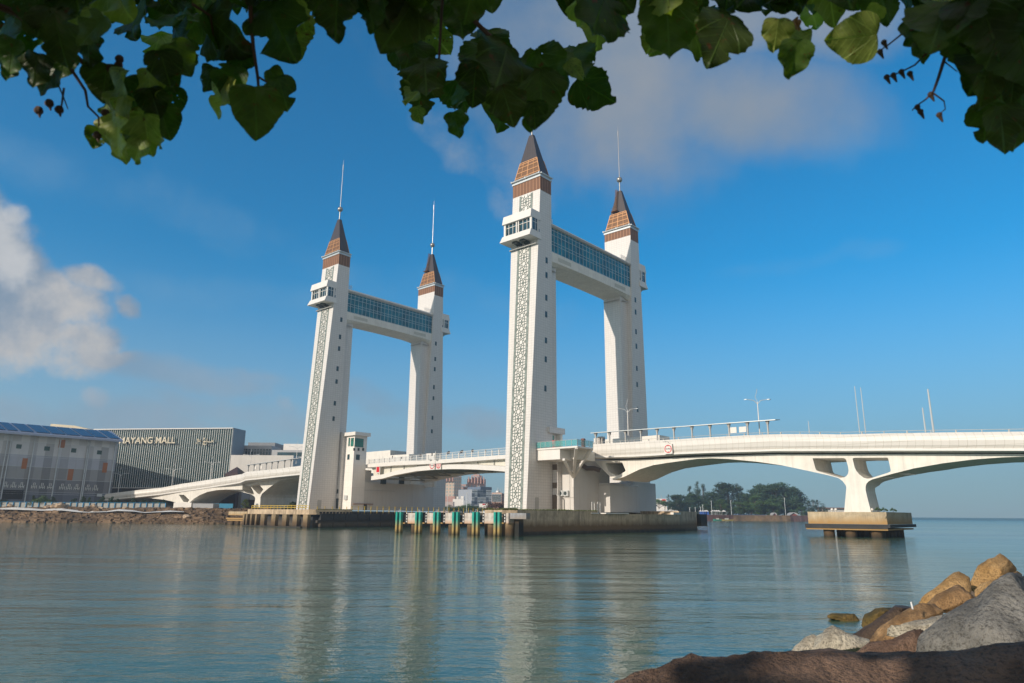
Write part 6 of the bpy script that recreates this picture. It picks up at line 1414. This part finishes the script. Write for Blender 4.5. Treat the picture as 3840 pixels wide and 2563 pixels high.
# heart outline (unit length 1, stem notch at origin, tip at (0,-1))
def heart(rnd):
    pts=[]; n=30
    for k in range(n+1):
        a=math.pi*k/n            # 0 notch .. pi tip, right half
        w=.50*math.sin(a)**.85*(1+.12*math.sin(2*a)); y=.14*math.sin(a*2.2)*(1 if a<1.45 else 0)-(a/math.pi)**1.25*1.0
        pts.append((w,y))
    return pts
LUV={}
def add_leaf(mb,pos,size,tipdir,nrm,rnd,mi,curl=.25,ragged=.0):
    lr=rnd.random(); lu=LUV.setdefault(id(mb),[])
    y=-Vector(tipdir).normalized(); z=Vector(nrm); z=(z-y*z.dot(y)).normalized(); x=y.cross(z)
    H=heart(rnd); n=len(H)-1; m=5; vs=[]; ph=rnd.uniform(0,6.28); wv=rnd.uniform(.02,.07); fold=rnd.uniform(-.1,.45); cb=rnd.uniform(-.2,.5)*curl*2; asym=rnd.uniform(.9,1.1)
    bite=[(rnd.uniform(.3,2.8),rnd.uniform(.08,.22),rnd.choice((-1,1)),rnd.uniform(.2,.55)) for _ in range(3 if rnd.random()<ragged else 0)]
    cols=[]
    for sd in (1,-1):
        grid=[]
        for k in range(n+1):
            w,yy=H[k]; a=math.pi*k/n
            for (ba,bw,bs,bd) in bite:
                if bs==sd and abs(a-ba)<bw: w*=1-bd*(1-(abs(a-ba)/bw)**2)
            if ragged>0: w*=1+.05*ragged*math.sin(a*23+ph)+.04*ragged*math.sin(a*41+ph*2)
            row=[]
            for j in range(m+1):
                u=j/m; X=w*u*sd*(asym if sd>0 else 2-asym); Y=yy*(u*.35+.65*u**.5 if False else 1)
                if k>0: 
                    yc=-(a/math.pi)**1.25; Y=yc+(yy-yc)*u
                Z=fold*abs(X)*.9+wv*math.sin(Y*7+ph)*u*1.2+wv*math.cos(a*5+ph*1.3)*u*u*1.5-cb*Y*Y*.6
                row.append(Vector(pos)+(x*X+y*Y+z*Z)*size); lu.append((X,Y,lr))
            grid.append(row)
        vv=[p for r in grid for p in r]; fs=[]
        for k in range(n):
            for j in range(m): a0=k*(m+1)+j; fs.append((a0,a0+1,a0+m+2,a0+m+1) if sd>0 else (a0,a0+m+1,a0+m+2,a0+1))
        mb.add(vv,fs,mi)
def pxd(px,py,d): r=ray(px,py).normalized(); return CAM+r*d
OT=thing('overhanging_tree','dark heart leaved tree hanging its branches over the top of the view','tree',WF,(-3.2,-2.6,1.6))
FO=MB(); rr=random.Random(42)
def cluster(px,py,rx,ry,n,d0,d1,size=.14,mi=None,rag=.8,down=.8):
    for _ in range(n):
        a=rr.uniform(0,6.28); q=rr.random()**.5; x=px+rx*q*math.cos(a); y=py+ry*q*math.sin(a); d=rr.uniform(d0,d1); p=pxd(x,y,d)
        tip=Vector((rr.gauss(0,.45),rr.gauss(0,.35),-down+rr.gauss(0,.35))); nr=Vector((rr.gauss(0,.55),-1,rr.gauss(-.1,.55)))
        m=(0 if rr.random()<.80 else 1) if mi is None else mi
        add_leaf(FO,p,size*rr.uniform(.75,1.15),tip,nr,rr,m,ragged=rag)
cl=[(60,-40,170,110,8),(260,-60,260,110,16),(150,150,150,70,5),(30,220,90,60,3),(520,-40,260,110,16),(800,-40,260,110,16),(1060,-60,260,100,14),(1280,-30,150,90,8),(1500,-60,260,120,18),(1720,-70,220,110,12),(620,120,160,90,7),(900,90,160,80,7),(1060,60,120,70,5),
    (1560,90,120,90,7),(1680,60,110,60,6),(1560,260,90,110,6),(1700,330,130,70,8),(1850,230,110,60,5),(1950,290,110,70,6),(2080,280,100,60,5),(2140,330,50,70,3),(1900,360,90,60,4),
    (2200,-50,170,80,9),(2240,40,110,50,5),(2590,-40,150,90,11),(2600,90,120,80,8),(2700,140,60,60,3),(2580,200,50,50,2),(2860,-40,180,80,10),(3080,-40,200,90,10),(3300,-50,200,70,9),(3500,-30,150,80,9),(3700,-20,170,90,11),(3560,110,80,70,4),(3720,110,110,80,6),(3820,170,60,100,5),(3780,330,50,60,3)]
for c in cl: cluster(c[0],c[1]-(70 if c[1]>0 else 95),c[2],c[3],max(2,int(c[4]*.8)),1.2,1.9,.098)
for c in ((4250,-60,260,160,14),(4650,0,300,200,16),(5050,-100,300,260,12),(-350,-40,260,170,14),(-800,-80,300,220,12),(500,-420,700,180,22),(1700,-420,700,180,22),(2900,-420,700,180,22),(4000,-400,600,180,14)): cluster(*c[:4],c[4],1.2,2.1,.11)
# placed leaves (position of the stem notch, tip direction in the picture, size px)
def leafpx(px,py,tx,ty,d,mi=0,nr=(0,-1,0),rag=.3,tilt=0):
    p=pxd(px,py,d); q=pxd(tx,ty,d+tilt); add_leaf(FO,p,(q-p).length,(q-p),Vector(nr),rr,mi,ragged=rag)
for L in [(955,325,965,530,1.15,0,(.1,-1,.1)),(1040,290,1085,420,1.25,0,(.6,-1,0)),(860,290,800,440,1.3,1,(-.2,-1,.5)),(880,250,860,400,1.3,0,(0,-1,.2)),(600,190,640,330,1.2,0,(.2,-1,.1)),(640,160,720,290,1.25,0,(.3,-1,0)),(480,270,400,430,1.2,1,(-.5,-1,.5)),(560,260,560,400,1.25,1,(-.2,-1,.3)),(440,440,440,600,1.15,1,(-.4,-1,.4)),(540,430,560,590,1.2,1,(0,-1,.3)),(600,400,640,530,1.25,0,(.3,-1,0)),(470,360,410,500,1.22,1,(-.3,-1,.4)),(530,520,500,615,1.2,1,(0,-1,.2)),(390,60,300,180,1.15,0,(0,-1,.2)),(200,30,240,260,1.2,0,(0,-1,.1)),(60,150,20,290,1.2,0,(0,-1,.2)),
          (2920,70,2900,200,1.2,1,(0,-1,.3)),(2990,150,2965,300,1.2,0,(.1,-1,0)),(3290,130,3090,150,1.2,1,(0,-1,-.9)),(3300,20,3250,90,1.3,1,(0,-1,.2)),(2940,110,3060,170,1.3,1,(0,-1,.4)),(3700,270,3680,420,1.2,0,(.2,-1,0)),(3800,270,3800,400,1.25,0,(0,-1,0)),(3750,400,3770,580,1.2,0,(0,-1,.1)),(3700,390,3690,540,1.3,0,(-.3,-1,0)),(3820,420,3810,570,1.25,0,(.2,-1,0)),(3450,150,3470,240,1.3,0,(0,-1,.3)),(1980,440,1990,500,1.3,0,(0,-1,0)),(1700,420,1730,520,1.3,0,(.5,-1,0)),(2130,230,2190,300,1.3,1,(.5,-1,0)),(1560,400,1580,470,1.3,1,(-.5,-1,0)),(1880,320,1930,480,1.15,0,(0,-1,.1)),(2000,380,2010,490,1.2,0,(.1,-1,0))]: leafpx(*L)
for L in [(400,240,385,390,1.3,0,(.2,-1,.1)),(470,290,520,420,1.28,0,(.3,-1,.2)),(600,230,660,350,1.3,0,(0,-1,.1)),(640,330,660,440,1.32,0,(.4,-1,0)),(520,400,590,520,1.27,1,(-.3,-1,.5)),(400,430,390,540,1.3,1,(-.6,-1,.2)),(430,500,470,620,1.25,1,(-.3,-1,.2)),(500,460,520,570,1.22,0,(0,-1,.2)),(610,480,600,560,1.3,1,(-.5,-1,.3)),(560,330,600,450,1.24,0,(.1,-1,.2)),(450,330,380,430,1.33,0,(-.2,-1,0)),(370,480,350,560,1.35,0,(.4,-1,0)),(140,200,120,330,1.25,0,(.1,-1,.1)),(210,260,150,360,1.3,0,(-.1,-1,.2)),(60,190,10,300,1.3,0,(0,-1,.1)),(240,180,230,300,1.35,0,(.2,-1,0)),(330,130,330,260,1.3,0,(0,-1,.3)),(700,150,700,270,1.3,0,(0,-1,.1)),(1010,260,1060,330,1.35,0,(.2,-1,0)),(800,250,770,350,1.35,0,(-.1,-1,.1)),(910,180,900,300,1.32,0,(.1,-1,.1)),(3740,200,3750,330,1.3,0,(0,-1,.1)),(3830,330,3830,440,1.3,0,(.1,-1,.1)),(3400,80,3440,190,1.3,0,(.1,-1,.1))]: leafpx(*L)
leafpx(2975,75,3000,115,1.25,2,(0,-1,.3)); leafpx(3225,190,3250,212,1.22,2,(0,-1,.3))
def set_lf(o,mb):
    a=o.data.attributes.new('lf','FLOAT_VECTOR','POINT'); a.data.foreach_set('vector',[c for t in LUV[id(mb)] for c in t])
fo=FO.build('foliage',[LF1,LF2,LF3],OT,WF,smooth=True); set_lf(fo,FO)
# twigs
TW_=simple('twig_bark',(.13,.07,.045),.8,0,.25,12)
def twig(P,d,r0,r1,name='branch'):
    pts=[pxd(x,y,dd) for (x,y),dd in zip(P,d if isinstance(d,list) else [d]*len(P))]; n=len(pts); b=MB(); b.tube(pts,[r0+(r1-r0)*k/(n-1) for k in range(n)],6); return b
tw=[([(-120,-20),(60,50),(140,110),(260,190),(350,270),(440,350),(480,375)],1.35,.0055,.0028),([(130,100),(180,170),(190,230),(180,290)],1.3,.003,.0018),([(200,170),(270,265),(320,340),(330,400),(370,440),(372,495)],1.3,.0028,.0012),([(935,-60),(940,60),(950,180),(965,280),(975,380)],1.3,.004,.0022),([(970,290),(1045,335)],1.3,.002,.0013),([(720,15),(790,60),(800,140)],1.35,.0025,.0015),([(1770,70),(1830,130),(1880,175),(1920,225)],1.35,.0045,.003),([(1660,-30),(1652,120),(1645,250),(1640,300)],1.35,.0028,.0018),([(1640,230),(1620,330)],1.35,.0018,.001),([(1920,220),(2000,275),(2070,290)],1.35,.0022,.0015),([(3590,60),(3570,130),(3545,210),(3520,290),(3500,345)],1.3,.0038,.002),([(3500,345),(3470,375),(3440,395),(3420,415)],1.3,.0014,.0009),([(3500,350),(3540,380),(3545,410),(3520,430)],1.3,.0014,.0008),([(3450,100),(3380,130),(3330,170),(3300,190)],1.3,.0016,.0009),([(3475,200),(3430,245),(3380,270),(3330,290)],1.3,.0016,.0009),([(3570,140),(3600,210),(3605,240)],1.3,.0014,.0008),([(3540,230),(3590,270)],1.3,.0012,.0007),([(240,330),(232,390),(225,430)],1.3,.0016,.001),([(215,310),(240,370),(255,410)],1.3,.0012,.0008)]
for P,d,r0,r1 in tw: twig(P,d,r0,r1).build('branch',TW_,OT,WF)
for (x,y) in ((185,388),(145,415),(222,412),(3315,160),(3300,195),(3325,290),(3350,283),(3380,270),(3412,277),(3440,402),(3452,420),(3522,432),(3490,355),(415,258),(445,245),(448,222),(365,508),(395,425)):
    b=MB(); p=pxd(x,y,1.3); b.ball(p,.0065 if x<1000 else .0045,7); b.tube([p,p+Vector((.004,0,-.012))],[.004,.001],5); b.build('seed_pod',simple('brown_seed_pod',(.10,.06,.04),.8,0,.3,30) if 'brown_seed_pod' not in MATS else MATS['brown_seed_pod'],OT,WF)
# the trunk, limbs and the canopy overhead, behind the camera: they shade the leaves and near rocks
b=MB(); b.tube([(-3.2,-2.6,-.2),(-3.1,-2.5,2),(-2.7,-2.2,3.6),(-2.0,-1.6,5.2)],[.28,.22,.19,.14],10); b.tube([(-2.7,-2.2,3.6),(-1.2,-.8,4.9),(.2,.6,5.3),(1.6,1.6,5.2)],[.14,.09,.06,.03],8); b.tube([(-2.4,-1.9,4.4),(-2.2,-.4,5.0),(-1.4,1.1,4.85)],[.1,.06,.025],8); b.tube([(-2.0,-1.6,5.2),(-3.5,-3,7),(-5,-3.5,8)],[.12,.08,.04],8); b.build('trunk',BARK,OT,WF)
FC=MB(); rc=random.Random(9)
GAPS=[(pxd(450,560,1.2),.24),(pxd(480,430,1.2),.2),(pxd(400,330,1.25),.12),(pxd(870,330,1.25),.14),(pxd(2930,180,1.25),.10),(pxd(3220,140,1.25),.11),(pxd(2600,60,1.3),.08)]
for _ in range(2600):
    s=rc.uniform(1.5,6.5); x=rc.uniform(-2.2,2.4); z=4.05+rc.uniform(-.15,1.0)
    if rc.random()<.5: x=rc.uniform(-.3,2.6); z=rc.uniform(3.0,4.2)
    p=Vector((x,rc.uniform(1.0,2.0),z))+SUND*s
    if p.y>.15: continue
    # leave a gap so a little sun reaches the lower left leaves
    q=p-SUND*s
    if q.x<.0 and q.z<4.6: continue
    if any((p-g).cross(SUND).length<gr for g,gr in GAPS): continue
    add_leaf(FC,p,rc.uniform(.14,.2),Vector((rc.gauss(0,.5),rc.gauss(0,.5),-.8)),Vector((rc.gauss(0,1),rc.gauss(0,1),rc.gauss(0,.6))),rc,0,ragged=0)
set_lf(FC.build('canopy_foliage',[LF1],OT,WF,smooth=True),FC)
# ---------------- air ----------------
if HAZE>0:
    b=MB(); b.box(-1700,1700,-120,1500,-4,135); m=bpy.data.materials.new('air'); m.use_nodes=True; nt=m.node_tree; nt.nodes.remove(nt.nodes['Principled BSDF'])
    pv=nt.nodes.new('ShaderNodeVolumePrincipled'); pv.inputs['Color'].default_value=(.80,.90,1,1); pv.inputs['Density'].default_value=HAZE; pv.inputs['Anisotropy'].default_value=.3; nt.links.new(pv.outputs[0],nt.nodes['Material Output'].inputs['Volume'])
    o=b.build('haze',m,None,WF); o['kind']='stuff'; o['label']='thin pale sea haze'
for o in bpy.data.objects:
    if '_b' in o: del o['_b']
